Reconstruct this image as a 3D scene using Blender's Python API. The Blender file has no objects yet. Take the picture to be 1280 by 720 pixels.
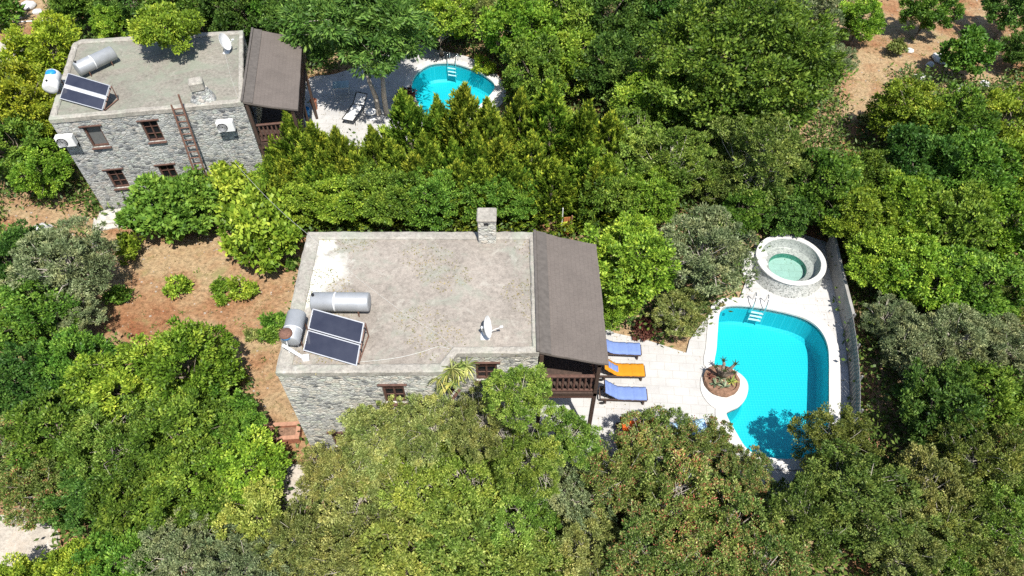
import bpy, math, random
import numpy as np
from mathutils import Vector, Matrix
from mathutils.geometry import tessellate_polygon

sc = bpy.context.scene
COL = sc.collection
R = math.radians
PI = math.pi
random.seed(7)

# ------------------------------------------------------------------ camera, sky, sun, exposure
F, PITCH, HC = 880.0, 50.0, 25.0          # focal length in photo pixels, degrees below the horizon, metres above the deck
cam = bpy.data.objects.new('camera', bpy.data.cameras.new('camera'))
COL.objects.link(cam)
cam.location = (0, 0, HC)
cam.rotation_euler = (R(90 - PITCH), 0, 0)
cam.data.sensor_width = 36
cam.data.lens = 36 * F / 1280
cam.data.clip_start = 0.2
cam.data.clip_end = 3000
sc.camera = cam

SUN_EL, SUN_AZ = 62.0, 158.0              # azimuth clockwise from +Y
sd = Vector((math.sin(R(SUN_AZ)) * math.cos(R(SUN_EL)), math.cos(R(SUN_AZ)) * math.cos(R(SUN_EL)), math.sin(R(SUN_EL))))
w = bpy.data.worlds.new('World')
sc.world = w
w.use_nodes = True
nt = w.node_tree
bg = nt.nodes.get('Background') or nt.nodes.new('ShaderNodeBackground')
sky = nt.nodes.new('ShaderNodeTexSky')
sky.sky_type = 'NISHITA'
sky.sun_disc = False
sky.sun_elevation = R(SUN_EL)
sky.sun_rotation = R(SUN_AZ)
nt.links.new(sky.outputs[0], bg.inputs[0])
bg.inputs[1].default_value = 0.10
sun = bpy.data.objects.new('sun', bpy.data.lights.new('sun', 'SUN'))
COL.objects.link(sun)
sun.data.energy = 4.8
sun.data.angle = R(0.5)
sun.data.color = (1.0, 0.955, 0.88)
sun.rotation_euler = (-sd).to_track_quat('-Z', 'Y').to_euler()
sun.location = (0, -20, 60)
sc.view_settings.view_transform = 'Standard'
sc.view_settings.look = 'None'
sc.view_settings.gamma = 1
sc.view_settings.use_curve_mapping = False
sc.view_settings.exposure = 0.72
sc.render.engine = 'CYCLES'
sc.cycles.use_denoising = False
sc.cycles.max_bounces = 6
sc.cycles.diffuse_bounces = 3
sc.cycles.glossy_bounces = 2
sc.cycles.transmission_bounces = 3
sc.cycles.transparent_max_bounces = 8

# ------------------------------------------------------------------ where a photo pixel meets a height or a plane
_s, _c = math.sin(R(PITCH)), math.cos(R(PITCH))
def ray(px, py):
    u, v = (px - 640) / F, (py - 360) / F
    return Vector((u, _c - v * _s, -_s - v * _c))
def at(px, py, z=0.0):
    d = ray(px, py)
    t = (z - HC) / d.z
    return Vector((d.x * t, d.y * t, z))
def px_per_m(p):
    return F / (p.y * _c - (p.z - HC) * _s)
def on_wall(px, py, org, rot):
    """Local (x, z) where the ray meets the vertical plane through org along direction rot."""
    n = Vector((math.sin(rot), -math.cos(rot), 0))
    d = ray(px, py)
    o = Vector((0, 0, HC))
    t = (Vector((org[0], org[1], 0)) - o).dot(n) / d.dot(n)
    P = o + d * t
    return (P.x - org[0]) * math.cos(rot) + (P.y - org[1]) * math.sin(rot), P.z

# ------------------------------------------------------------------ scene helpers
def tag(o, label=None, cat=None, group=None, kind=None):
    if label: o['label'] = label
    if cat: o['category'] = cat
    if group: o['group'] = group
    if kind: o['kind'] = kind
    return o

def thing(name, label, cat, loc=(0, 0, 0), rz=0.0, group=None):
    o = bpy.data.objects.new(name, None)
    COL.objects.link(o)
    o.location = loc
    o.rotation_euler = (0, 0, rz)
    o.empty_display_size = 0.2
    return tag(o, label, cat, group)

def copy_tree(o, parent=None):
    c = o.copy()
    COL.objects.link(c)
    if parent: c.parent = parent
    for ch in list(o.children): copy_tree(ch, c)
    return c

class MB:
    """Collects shapes and links them as ONE mesh object."""
    def __init__(s): s.v, s.f = [], []
    def add(s, vs, fs):
        b = len(s.v)
        s.v += [tuple(p) for p in vs]
        s.f += [tuple(i + b for i in q) for q in fs]
    def box(s, c, size, rot=None, bev=0.0):
        hx, hy, hz = size[0] / 2, size[1] / 2, size[2] / 2
        M = rot.to_matrix() if hasattr(rot, 'to_matrix') else (Matrix.Rotation(rot, 3, 'Z') if rot is not None else Matrix.Identity(3))
        c = Vector(c)
        if bev <= 0:
            P = [(x, y, z) for z in (-hz, hz) for y in (-hy, hy) for x in (-hx, hx)]
            Q = [(0, 2, 3, 1), (4, 5, 7, 6), (0, 1, 5, 4), (2, 6, 7, 3), (0, 4, 6, 2), (1, 3, 7, 5)]
        else:
            b = min(bev, hx * .9, hy * .9, hz * .9)
            P, Q = [], []
            for z, k in ((-hz, 1), (-hz + b, 0), (hz - b, 0), (hz, 1)):
                x, y = hx - b * k, hy - b * k
                q = b * (1 - .4 * k)
                P += [(-x, -y + q, z), (-x + q, -y, z), (x - q, -y, z), (x, -y + q, z), (x, y - q, z), (x - q, y, z), (-x + q, y, z), (-x, y - q, z)]
            for r in range(3):
                for i in range(8):
                    j = (i + 1) % 8
                    Q.append((r * 8 + i, r * 8 + j, r * 8 + 8 + j, r * 8 + 8 + i))
            Q += [tuple(range(7, -1, -1)), tuple(range(24, 32))]
        s.add([c + M @ Vector(p) for p in P], Q)
    def tube(s, pts, rad, n=8, cap=True):
        pts = [Vector(p) for p in pts]
        if not hasattr(rad, '__len__'): rad = [rad] * len(pts)
        vs, fs = [], []
        up = Vector((0, 0, 1))
        for i, p in enumerate(pts):
            d = (pts[min(i + 1, len(pts) - 1)] - pts[max(i - 1, 0)]).normalized()
            a = d.cross(up)
            if a.length < 1e-3: a = d.cross(Vector((1, 0, 0)))
            a.normalize(); b = d.cross(a)
            for k in range(n):
                t = 2 * PI * k / n
                vs.append(p + (a * math.cos(t) + b * math.sin(t)) * rad[i])
        for i in range(len(pts) - 1):
            for k in range(n):
                j = (k + 1) % n
                fs.append((i * n + k, i * n + j, i * n + n + j, i * n + n + k))
        if cap:
            fs.append(tuple(range(n - 1, -1, -1)))
            m = (len(pts) - 1) * n
            fs.append(tuple(m + k for k in range(n)))
        s.add(vs, fs)
    def lathe(s, prof, n=48, c=(0, 0, 0), axis=None, jit=0.0):
        """prof: (r, z) pairs, revolved about axis (default z)."""
        M = Vector((0, 0, 1)).rotation_difference(Vector(axis)).to_matrix() if axis is not None else Matrix.Identity(3)
        c = Vector(c)
        vs, fs = [], []
        for r, z in prof:
            for k in range(n):
                t = 2 * PI * k / n
                q = r * (1 + random.uniform(-jit, jit)) if jit else r
                vs.append(c + M @ Vector((q * math.cos(t), q * math.sin(t), z)))
        for i in range(len(prof) - 1):
            for k in range(n):
                j = (k + 1) % n
                fs.append((i * n + k, i * n + j, i * n + n + j, i * n + n + k))
        s.add(vs, fs)
    def disc(s, c, r, n=32, axis=None):
        M = Vector((0, 0, 1)).rotation_difference(Vector(axis)).to_matrix() if axis is not None else Matrix.Identity(3)
        s.add([Vector(c) + M @ Vector((r * math.cos(2 * PI * k / n), r * math.sin(2 * PI * k / n), 0)) for k in range(n)], [tuple(range(n))])
    def sheet(s, loops, fn):
        """Flat fill of loops[0] with the others as holes; fn maps (a, b) to a point."""
        tris = tessellate_polygon([[Vector((a, b, 0)) for a, b in l] for l in loops])
        flat = [p for l in loops for p in l]
        out = []
        for t in tris:
            (ax, ay), (bx, by), (cx, cy) = (flat[i] for i in t)
            if (bx - ax) * (cy - ay) - (by - ay) * (cx - ax) < 0: t = (t[0], t[2], t[1])
            out.append(tuple(t))
        s.add([fn(a, b) for a, b in flat], out)
    def skirt(s, loop, fn0, fn1):
        n = len(loop)
        s.add([fn0(a, b) for a, b in loop] + [fn1(a, b) for a, b in loop], [(i, (i + 1) % n, n + (i + 1) % n, n + i) for i in range(n)])
    def slab(s, loops, z0, z1, bottom=False):
        s.sheet(loops, lambda a, b: (a, b, z1))
        for l in loops: s.skirt(l, lambda a, b: (a, b, z0), lambda a, b: (a, b, z1))
    def build(s, name, mat, parent=None, smooth=False, world=False):
        me = bpy.data.meshes.new(name)
        vs = s.v
        if world and parent is not None:
            L = parent.location
            vs = [(x - L.x, y - L.y, z - L.z) for x, y, z in vs]
        me.from_pydata(vs, [], s.f)
        me.validate()
        me.materials.append(mat)
        if smooth: me.polygons.foreach_set('use_smooth', [True] * len(me.polygons))
        o = bpy.data.objects.new(name, me)
        COL.objects.link(o)
        if parent is not None: o.parent = parent
        return o

def spline(pts, per=6, closed=True):
    """Catmull-Rom through 2-D points."""
    P = [Vector(p[:2]) for p in pts]
    n = len(P); out = []
    for i in range(n if closed else n - 1):
        g = (lambda k: P[k % n]) if closed else (lambda k: P[max(0, min(n - 1, k))])
        a, b, c, d = g(i - 1), g(i), g(i + 1), g(i + 2)
        for k in range(per):
            t = k / per
            q = 0.5 * ((2 * b) + (c - a) * t + (2 * a - 5 * b + 4 * c - d) * t * t + (3 * b - a - 3 * c + d) * t ** 3)
            out.append((q.x, q.y))
    if not closed: out.append(tuple(P[-1]))
    return out

def ccw(l):
    a = sum(l[i][0] * l[(i + 1) % len(l)][1] - l[(i + 1) % len(l)][0] * l[i][1] for i in range(len(l)))
    return l if a > 0 else l[::-1]

def offset(l, d):
    n = len(l); out = []
    for i in range(n):
        p, q = Vector(l[i - 1]), Vector(l[(i + 1) % n])
        t = (q - p).normalized()
        out.append((l[i][0] + t.y * d, l[i][1] - t.x * d))
    return out

def inside(x, y, poly):
    r = False; n = len(poly); j = n - 1
    for i in range(n):
        xi, yi = poly[i]; xj, yj = poly[j]
        if (yi > y) != (yj > y) and x < (xj - xi) * (y - yi) / (yj - yi) + xi: r = not r
        j = i
    return r

# ------------------------------------------------------------------ materials
def mat_new(name):
    m = bpy.data.materials.new(name)
    m.use_nodes = True
    t = m.node_tree
    return m, t, t.nodes['Principled BSDF']

def ramp(t, stops, interp='LINEAR'):
    n = t.nodes.new('ShaderNodeValToRGB')
    cr = n.color_ramp
    cr.interpolation = interp
    while len(cr.elements) < len(stops): cr.elements.new(0.5)
    for e, (p, c) in zip(cr.elements, stops):
        e.position = p
        e.color = (*c, 1) if hasattr(c, '__len__') else (c, c, c, 1)
    return n

def mixc(t, a, b, f, mode='MIX'):
    n = t.nodes.new('ShaderNodeMix')
    n.data_type = 'RGBA'
    n.blend_type = mode
    for sock, val in ((n.inputs[0], f), (n.inputs[6], a), (n.inputs[7], b)):
        if hasattr(val, 'is_output'): t.links.new(val, sock)
        elif hasattr(val, '__len__'): sock.default_value = (*val[:3], 1)
        else: sock.default_value = val
    return n.outputs[2]

def noise(t, scale, detail=6, rough=0.6, vec=None, dist=0.0):
    n = t.nodes.new('ShaderNodeTexNoise')
    n.inputs['Scale'].default_value = scale
    n.inputs['Detail'].default_value = detail
    n.inputs['Roughness'].default_value = rough
    n.inputs['Distortion'].default_value = dist
    if vec is not None: t.links.new(vec, n.inputs['Vector'])
    return n.outputs['Fac']

def coord(t, scale=(1, 1, 1), rot=(0, 0, 0), loc=(0, 0, 0)):
    c = t.nodes.new('ShaderNodeTexCoord')
    m = t.nodes.new('ShaderNodeMapping')
    m.inputs['Scale'].default_value = scale
    m.inputs['Rotation'].default_value = rot
    m.inputs['Location'].default_value = loc
    t.links.new(c.outputs['Object'], m.inputs['Vector'])
    return m.outputs['Vector']

def bump(t, bsdf, h, strength=0.4, dist=0.02):
    b = t.nodes.new('ShaderNodeBump')
    b.inputs['Strength'].default_value = strength
    b.inputs['Distance'].default_value = dist
    t.links.new(h, b.inputs['Height'])
    t.links.new(b.outputs[0], bsdf.inputs['Normal'])

def plain(name, c, rough=0.6, metal=0.0, vary=0.25, scale=6.0, spec=0.3, bmp=0.0):
    m, t, b = mat_new(name)
    v = coord(t)
    n = noise(t, scale, 5, 0.65, v)
    r = ramp(t, [(0.3, 1 - vary), (0.7, 1 + vary * 0.6)])
    t.links.new(n, r.inputs[0])
    t.links.new(mixc(t, c, r.outputs[0], 1.0, 'MULTIPLY'), b.inputs['Base Color'])
    b.inputs['Roughness'].default_value = rough
    b.inputs['Metallic'].default_value = metal
    b.inputs['Specular IOR Level'].default_value = spec
    if bmp: bump(t, b, noise(t, scale * 6, 4, 0.7, v), bmp, 0.01)
    return m

def leaf_mat(name, stops, trans=0.3, gloss=0.22, val=0.20, hue=0.02):
    m, t, b = mat_new(name)
    a = t.nodes.new('ShaderNodeAttribute')
    a.attribute_name = 'tone'
    r = ramp(t, stops)
    t.links.new(a.outputs['Fac'], r.inputs[0])
    oi = t.nodes.new('ShaderNodeObjectInfo')
    h = t.nodes.new('ShaderNodeHueSaturation')
    mr = t.nodes.new('ShaderNodeMapRange'); mr.inputs[3].default_value = 1.25 - val; mr.inputs[4].default_value = 1.25 + val; h.inputs['Saturation'].default_value = 0.95
    mh = t.nodes.new('ShaderNodeMapRange'); mh.inputs[3].default_value = 0.5 - hue * 1.3; mh.inputs[4].default_value = 0.5 + hue * .3
    ml = t.nodes.new('ShaderNodeMath'); ml.operation = 'MULTIPLY'; ml.inputs[1].default_value = 7.31
    fr = t.nodes.new('ShaderNodeMath'); fr.operation = 'FRACT'
    t.links.new(oi.outputs['Random'], mr.inputs[0])
    t.links.new(oi.outputs['Random'], ml.inputs[0])
    t.links.new(ml.outputs[0], fr.inputs[0])
    t.links.new(fr.outputs[0], mh.inputs[0])
    t.links.new(mh.outputs[0], h.inputs['Hue'])
    t.links.new(mr.outputs[0], h.inputs['Value'])
    pn = noise(t, 1.1, 3, 0.6, coord(t))
    pr = ramp(t, [(0.36, (.74, .86, .80)), (0.50, (1, 1, 1)), (0.66, (1.30, 1.12, .95))])
    t.links.new(pn, pr.inputs[0])
    t.links.new(mixc(t, r.outputs[0], pr.outputs[0], 0.9, 'MULTIPLY'), h.inputs['Color'])
    t.links.new(h.outputs[0], b.inputs['Base Color'])
    b.inputs['Roughness'].default_value = 0.48
    b.inputs['Specular IOR Level'].default_value = gloss
    tr = t.nodes.new('ShaderNodeBsdfTranslucent')
    t.links.new(mixc(t, h.outputs[0], (1.0, 1.0, 0.35), 1.0, 'MULTIPLY'), tr.inputs[0])
    mx = t.nodes.new('ShaderNodeMixShader')
    mx.inputs[0].default_value = trans
    t.links.new(b.outputs[0], mx.inputs[1])
    t.links.new(tr.outputs[0], mx.inputs[2])
    t.links.new(mx.outputs[0], t.nodes['Material Output'].inputs[0])
    return m

def g3(a, b, c, red=None):
    s = [(0.05, a), (0.5, b), (0.92, c)]
    if red: s = [(0.05, a), (0.45, b), (0.78, c), (0.86, red), (1.0, tuple(x * 1.3 for x in red))]
    return s
LEAF = {
    'bright': leaf_mat('leaf_bright', g3((.030, .070, .004), (.125, .240, .010), (.36, .49, .04))),
    'mid': leaf_mat('leaf_mid', g3((.016, .048, .005), (.074, .170, .012), (.23, .37, .04))),
    'dark': leaf_mat('leaf_dark', g3((.010, .036, .006), (.046, .122, .015), (.15, .28, .045))),
    'yellow': leaf_mat('leaf_yellow', g3((.038, .072, .003), (.155, .240, .007), (.38, .46, .018))),
    'olive': leaf_mat('leaf_olive', g3((.030, .045, .018), (.120, .160, .065), (.31, .36, .18)), trans=0.12),
    'scrub': leaf_mat('leaf_scrub', g3((.030, .042, .009), (.135, .165, .034), (.37, .40, .13)), trans=0.2),
    'scrub_green': leaf_mat('leaf_scrub_green', g3((.022, .050, .005), (.105, .190, .016), (.33, .44, .08)), trans=0.25),
    'moss': leaf_mat('leaf_moss', g3((.018, .036, .006), (.088, .135, .018), (.26, .32, .07)), trans=0.2),
    'red': leaf_mat('leaf_red', [(0.05, (.026, .044, .010)), (0.42, (.082, .146, .020)), (0.66, (.24, .31, .08)), (0.70, (.24, .085, .04)), (0.77, (.33, .12, .06)), (0.80, (.32, .35, .12)), (1.0, (.40, .40, .18))], trans=0.2),
    'lime': leaf_mat('leaf_lime', g3((.040, .072, .010), (.165, .240, .030), (.44, .51, .12)), trans=0.3),
    'conifer': leaf_mat('leaf_conifer', g3((.020, .052, .004), (.100, .190, .010), (.38, .46, .03)), trans=0.22),
    'fig': leaf_mat('leaf_fig', g3((.020, .075, .008), (.070, .185, .016), (.18, .34, .04)), trans=0.3),
    'litter': leaf_mat('leaf_litter', g3((.02, .045, .008), (.060, .105, .016), (.14, .19, .03)), trans=0.2),
    'straw': leaf_mat('leaf_straw', g3((.10, .11, .03), (.22, .19, .07), (.38, .30, .14)), trans=0.2),
    'agave': leaf_mat('leaf_agave', g3((.06, .11, .03), (.17, .24, .05), (.40, .40, .08)), trans=0.1),
    'cactus': leaf_mat('leaf_cactus', g3((.06, .08, .05), (.15, .19, .11), (.27, .30, .19)), trans=0.05),
    'crimson': leaf_mat('leaf_crimson', g3((.05, .014, .012), (.12, .04, .03), (.20, .09, .055)), trans=0.2),
}
BARK = plain('bark', (.22, .18, .14), 0.9, vary=0.45, scale=9)
BARK_PALE = plain('bark_pale', (.42, .38, .32), 0.9, vary=0.35, scale=9)

def soil_mat():
    m, t, b = mat_new('soil')
    v = coord(t)
    big = noise(t, 0.22, 5, 0.6, v)
    r1 = ramp(t, [(0.34, (.235, .100, .048)), (0.44, (.30, .170, .090)), (0.54, (.36, .262, .152)), (0.62, (.31, .195, .108)), (0.74, (.245, .115, .058))])
    t.links.new(big, r1.inputs[0])
    fine = noise(t, 5.5, 10, 0.72, v)
    r2 = ramp(t, [(0.30, 0.30), (0.5, 0.95), (0.70, 1.5)])
    t.links.new(fine, r2.inputs[0])
    c = mixc(t, r1.outputs[0], r2.outputs[0], 0.9, 'MULTIPLY')
    vo = t.nodes.new('ShaderNodeTexVoronoi'); vo.inputs['Scale'].default_value = 4.0
    t.links.new(v, vo.inputs['Vector'])
    r3 = ramp(t, [(0.05, 1.0), (0.11, 0.0)])
    t.links.new(vo.outputs['Distance'], r3.inputs[0])
    r3b = ramp(t, [(0.6, 0.0), (0.63, 0.8)])
    sp = t.nodes.new('ShaderNodeSeparateColor'); t.links.new(vo.outputs['Color'], sp.inputs[0])
    t.links.new(sp.outputs[0], r3b.inputs[0])
    mm = t.nodes.new('ShaderNodeMath'); mm.operation = 'MULTIPLY'
    t.links.new(r3.outputs[0], mm.inputs[0]); t.links.new(r3b.outputs[0], mm.inputs[1])
    c = mixc(t, c, (.50, .46, .40), mm.outputs[0])
    gr = ramp(t, [(0.54, 0.0), (0.70, 0.8)])
    t.links.new(noise(t, 0.9, 6, 0.7, v), gr.inputs[0])
    c = mixc(t, c, (.22, .205, .085), gr.outputs[0])
    t.links.new(c, b.inputs['Base Color'])
    b.inputs['Roughness'].default_value = 0.95
    b.inputs['Specular IOR Level'].default_value = 0.1
    bump(t, b, noise(t, 9, 9, 0.75, v), 0.9, 0.09)
    return m

def stone_wall_mat(name, tint=(1, 1, 1), seed=0.0):
    m, t, b = mat_new(name)
    v0 = coord(t, (4.6, 4.6, 8.6), loc=(seed, seed, seed))
    # wobble the cells so the stones are uneven
    ns = t.nodes.new('ShaderNodeTexNoise'); ns.inputs['Scale'].default_value = 1.1; ns.inputs['Detail'].default_value = 4
    t.links.new(v0, ns.inputs['Vector'])
    vm = t.nodes.new('ShaderNodeVectorMath'); vm.operation = 'SCALE'; vm.inputs['Scale'].default_value = 0.9
    t.links.new(ns.outputs['Color'], vm.inputs[0])
    va = t.nodes.new('ShaderNodeVectorMath'); va.operation = 'ADD'
    t.links.new(v0, va.inputs[0]); t.links.new(vm.outputs[0], va.inputs[1])
    v = va.outputs[0]
    vo = t.nodes.new('ShaderNodeTexVoronoi'); vo.inputs['Scale'].default_value = 1.0
    ve = t.nodes.new('ShaderNodeTexVoronoi'); ve.feature = 'DISTANCE_TO_EDGE'; ve.inputs['Scale'].default_value = 1.0
    t.links.new(v, vo.inputs['Vector']); t.links.new(v, ve.inputs['Vector'])
    sp = t.nodes.new('ShaderNodeSeparateColor'); t.links.new(vo.outputs['Color'], sp.inputs[0])
    st = ramp(t, [(0.0, (.12, .125, .13)), (0.07, (.20, .205, .21)), (0.14, (.36, .37, .365)), (0.45, (.48, .48, .455)), (0.62, (.56, .51, .45)), (0.8, (.50, .53, .47)), (1.0, (.68, .66, .62))])
    t.links.new(sp.outputs[0], st.inputs[0])
    fine = ramp(t, [(0.34, 0.42), (0.66, 1.3)])
    t.links.new(noise(t, 14, 8, 0.75, coord(t)), fine.inputs[0])
    c = mixc(t, st.outputs[0], fine.outputs[0], 0.9, 'MULTIPLY')
    ed = ramp(t, [(0.02, 1.0), (0.09, 0.0)])
    t.links.new(ve.outputs['Distance'], ed.inputs[0])
    # smeared mortar hides some of the joints
    sm = ramp(t, [(0.42, 0.45), (0.62, 1.0)])
    t.links.new(noise(t, 2.3, 6, 0.7, coord(t)), sm.inputs[0])
    em = t.nodes.new('ShaderNodeMath'); em.operation = 'MULTIPLY'
    t.links.new(ed.outputs[0], em.inputs[0]); t.links.new(sm.outputs[0], em.inputs[1])
    dkj = ramp(t, [(0.42, (.15, .15, .15)), (0.54, (.50, .49, .46))])  # joint colour: gap shadow painted dark in places, pale mortar elsewhere
    t.links.new(noise(t, 3.1, 6, 0.75, coord(t, loc=(2, 7, 1))), dkj.inputs[0])
    c = mixc(t, c, dkj.outputs[0], em.outputs[0])
    wash = ramp(t, [(0.5, 0.0), (0.68, 0.6)])
    t.links.new(noise(t, 1.0, 7, 0.7, coord(t, loc=(5, 2, 9))), wash.inputs[0])
    c = mixc(t, c, (.56, .57, .53), wash.outputs[0])
    c = mixc(t, c, tint, 1.0, 'MULTIPLY')
    t.links.new(c, b.inputs['Base Color'])
    b.inputs['Roughness'].default_value = 0.92
    b.inputs['Specular IOR Level'].default_value = 0.15
    hb = ramp(t, [(0.0, 0.0), (0.16, 1.0)])
    t.links.new(ve.outputs['Distance'], hb.inputs[0])
    hm = mixc(t, hb.outputs[0], noise(t, 9, 8, 0.7, coord(t)), 0.4)
    bump(t, b, hm, 0.8, 0.05)
    return m

def roof_mat(name, base, pale, green, spot=None, gk=0.0):
    m, t, b = mat_new(name)
    v = coord(t)
    r = ramp(t, [(0.3, tuple(x * .80 for x in base)), (0.5, base), (0.72, tuple(min(1, x * 1.14) for x in base))])
    t.links.new(noise(t, 0.55, 7, 0.62, v), r.inputs[0])
    gran = ramp(t, [(0.36, 0.52), (0.5, 1.0), (0.64, 1.38)])
    t.links.new(noise(t, 7, 10, 0.85, v), gran.inputs[0])
    c = mixc(t, r.outputs[0], gran.outputs[0], 0.8, 'MULTIPLY')
    g = ramp(t, [(0.51 - gk, 0.0), (0.66 - gk, 0.7)])
    t.links.new(noise(t, 0.75, 8, 0.7, coord(t, loc=(3.1, 8.2, 0)), 0.6), g.inputs[0])
    c = mixc(t, c, green, g.outputs[0])
    p = ramp(t, [(0.56, 0.0), (0.68, 0.8)])
    t.links.new(noise(t, 1.6, 8, 0.75, coord(t, loc=(11.1, 4.2, 0)), 1.0), p.inputs[0])
    c = mixc(t, c, pale, p.outputs[0])
    dk = ramp(t, [(0.54, 0.0), (0.72, 0.6)])
    t.links.new(noise(t, 2.6, 9, 0.75, coord(t, loc=(1.7, 14.2, 3)), 0.5), dk.inputs[0])
    c = mixc(t, c, tuple(x * .5 for x in base), dk.outputs[0])
    if spot:                                   # a white limewash stain at its own place on the roof
        for (sx, sy, rx, ry) in spot:
            vm = t.nodes.new('ShaderNodeMapping')
            vm.inputs['Location'].default_value = (-sx / rx, -sy / ry, 0)
            vm.inputs['Scale'].default_value = (1 / rx, 1 / ry, 0)
            tc = t.nodes.new('ShaderNodeTexCoord'); t.links.new(tc.outputs['Object'], vm.inputs['Vector'])
            ln = t.nodes.new('ShaderNodeVectorMath'); ln.operation = 'LENGTH'; t.links.new(vm.outputs[0], ln.inputs[0])
            ad = t.nodes.new('ShaderNodeMath'); ad.operation = 'ADD'
            nn = t.nodes.new('ShaderNodeMath'); nn.operation = 'MULTIPLY'; nn.inputs[1].default_value = 1.9
            t.links.new(noise(t, 2.2, 8, 0.75, v), nn.inputs[0])
            t.links.new(ln.outputs['Value'], ad.inputs[0]); t.links.new(nn.outputs[0], ad.inputs[1])
            rr = ramp(t, [(0.0, 0.9), (0.60, 0.85), (0.82, 0.0)])
            dv = t.nodes.new('ShaderNodeMath'); dv.operation = 'MULTIPLY'; dv.inputs[1].default_value = 0.42
            t.links.new(ad.outputs[0], dv.inputs[0]); t.links.new(dv.outputs[0], rr.inputs[0])
            c = mixc(t, c, (.53, .53, .48), rr.outputs[0])
    t.links.new(c, b.inputs['Base Color'])
    b.inputs['Roughness'].default_value = 0.95
    b.inputs['Specular IOR Level'].default_value = 0.1
    bump(t, b, noise(t, 16, 8, 0.75, v), 0.6, 0.03)
    return m

def shingle_mat():
    m, t, b = mat_new('roof_shingle')
    tc = t.nodes.new('ShaderNodeTexCoord')
    sx = t.nodes.new('ShaderNodeSeparateXYZ'); t.links.new(tc.outputs['Object'], sx.inputs[0])
    cb = t.nodes.new('ShaderNodeCombineXYZ')
    t.links.new(sx.outputs[1], cb.inputs[0]); t.links.new(sx.outputs[0], cb.inputs[1])
    br = t.nodes.new('ShaderNodeTexBrick')
    br.inputs['Scale'].default_value = 1.0
    br.inputs['Brick Width'].default_value = 0.22
    br.inputs['Row Height'].default_value = 0.16
    br.inputs['Mortar Size'].default_value = 0.008
    br.inputs['Color1'].default_value = (.132, .113, .100, 1)
    br.inputs['Color2'].default_value = (.126, .108, .096, 1)
    br.inputs['Mortar'].default_value = (.116, .099, .088, 1)
    t.links.new(cb.outputs[0], br.inputs['Vector'])
    r = ramp(t, [(0.34, 0.89), (0.5, 1.0), (0.68, 1.09)])
    t.links.new(noise(t, 1.0, 9, 0.72, tc.outputs['Object'], 0.4), r.inputs[0])
    c = mixc(t, br.outputs[0], r.outputs[0], 1.0, 'MULTIPLY')
    r2 = ramp(t, [(0.3, 0.85), (0.7, 1.15)])
    t.links.new(noise(t, 25, 4, 0.7, tc.outputs['Object']), r2.inputs[0])
    c = mixc(t, c, r2.outputs[0], 1.0, 'MULTIPLY')
    t.links.new(c, b.inputs['Base Color'])
    b.inputs['Roughness'].default_value = 0.9
    b.inputs['Specular IOR Level'].default_value = 0.15
    inv = t.nodes.new('ShaderNodeMath'); inv.operation = 'SUBTRACT'; inv.inputs[0].default_value = 1
    t.links.new(br.outputs['Fac'], inv.inputs[1])
    bump(t, b, inv.outputs[0], 0.35, 0.012)
    return m

def paving_mat():
    m, t, b = mat_new('white_paving')
    v = coord(t, rot=(0, 0, R(4)))
    br = t.nodes.new('ShaderNodeTexBrick')
    br.inputs['Scale'].default_value = 1.0
    br.inputs['Brick Width'].default_value = 0.62
    br.inputs['Row Height'].default_value = 0.40
    br.inputs['Mortar Size'].default_value = 0.012
    br.inputs['Color1'].default_value = (.435, .428, .417, 1)
    br.inputs['Color2'].default_value = (.405, .397, .385, 1)
    br.inputs['Mortar'].default_value = (.35, .338, .318, 1)
    t.links.new(v, br.inputs['Vector'])
    r = ramp(t, [(0.3, 0.86), (0.6, 1.03)])
    t.links.new(noise(t, 1.3, 8, 0.7, v), r.inputs[0])
    c = mixc(t, br.outputs[0], r.outputs[0], 1.0, 'MULTIPLY')
    s = ramp(t, [(0.58, 0.0), (0.74, 0.5)])
    t.links.new(noise(t, 3.1, 8, 0.75, coord(t, loc=(4, 4, 0))), s.inputs[0])
    c = mixc(t, c, (.34, .30, .24), s.outputs[0])
    t.links.new(c, b.inputs['Base Color'])
    b.inputs['Roughness'].default_value = 0.7
    bump(t, b, br.outputs['Fac'], -0.3, 0.01)
    return m

def coping_mat():
    m, t, b = mat_new('white_coping')
    v = coord(t)
    r = ramp(t, [(0.3, 0.88), (0.6, 1.02)])
    t.links.new(noise(t, 2.3, 8, 0.7, v), r.inputs[0])
    c = mixc(t, (.52, .51, .49), r.outputs[0], 1.0, 'MULTIPLY')
    s = ramp(t, [(0.56, 0.0), (0.70, 0.7)])
    t.links.new(noise(t, 1.1, 7, 0.72, coord(t, loc=(7.3, 1.2, 0))), s.inputs[0])
    c = mixc(t, c, (.48, .39, .25), s.outputs[0])
    t.links.new(c, b.inputs['Base Color'])
    b.inputs['Roughness'].default_value = 0.7
    return m

def mosaic_mat(name, cols, scale=22.0, grout=(.5, .5, .48)):
    m, t, b = mat_new(name)
    v = coord(t, (scale, scale, scale))
    vo = t.nodes.new('ShaderNodeTexVoronoi'); t.links.new(v, vo.inputs['Vector']); vo.inputs['Scale'].default_value = 1
    ve = t.nodes.new('ShaderNodeTexVoronoi'); ve.feature = 'DISTANCE_TO_EDGE'; t.links.new(v, ve.inputs['Vector']); ve.inputs['Scale'].default_value = 1
    sp = t.nodes.new('ShaderNodeSeparateColor'); t.links.new(vo.outputs['Color'], sp.inputs[0])
    st = ramp(t, [(i / (len(cols) - 1), c) for i, c in enumerate(cols)])
    t.links.new(sp.outputs[0], st.inputs[0])
    e = ramp(t, [(0.02, 1.0), (0.08, 0.0)]); t.links.new(ve.outputs['Distance'], e.inputs[0])
    t.links.new(mixc(t, st.outputs[0], grout, e.outputs[0]), b.inputs['Base Color'])
    b.inputs['Roughness'].default_value = 0.45
    return m

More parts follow.
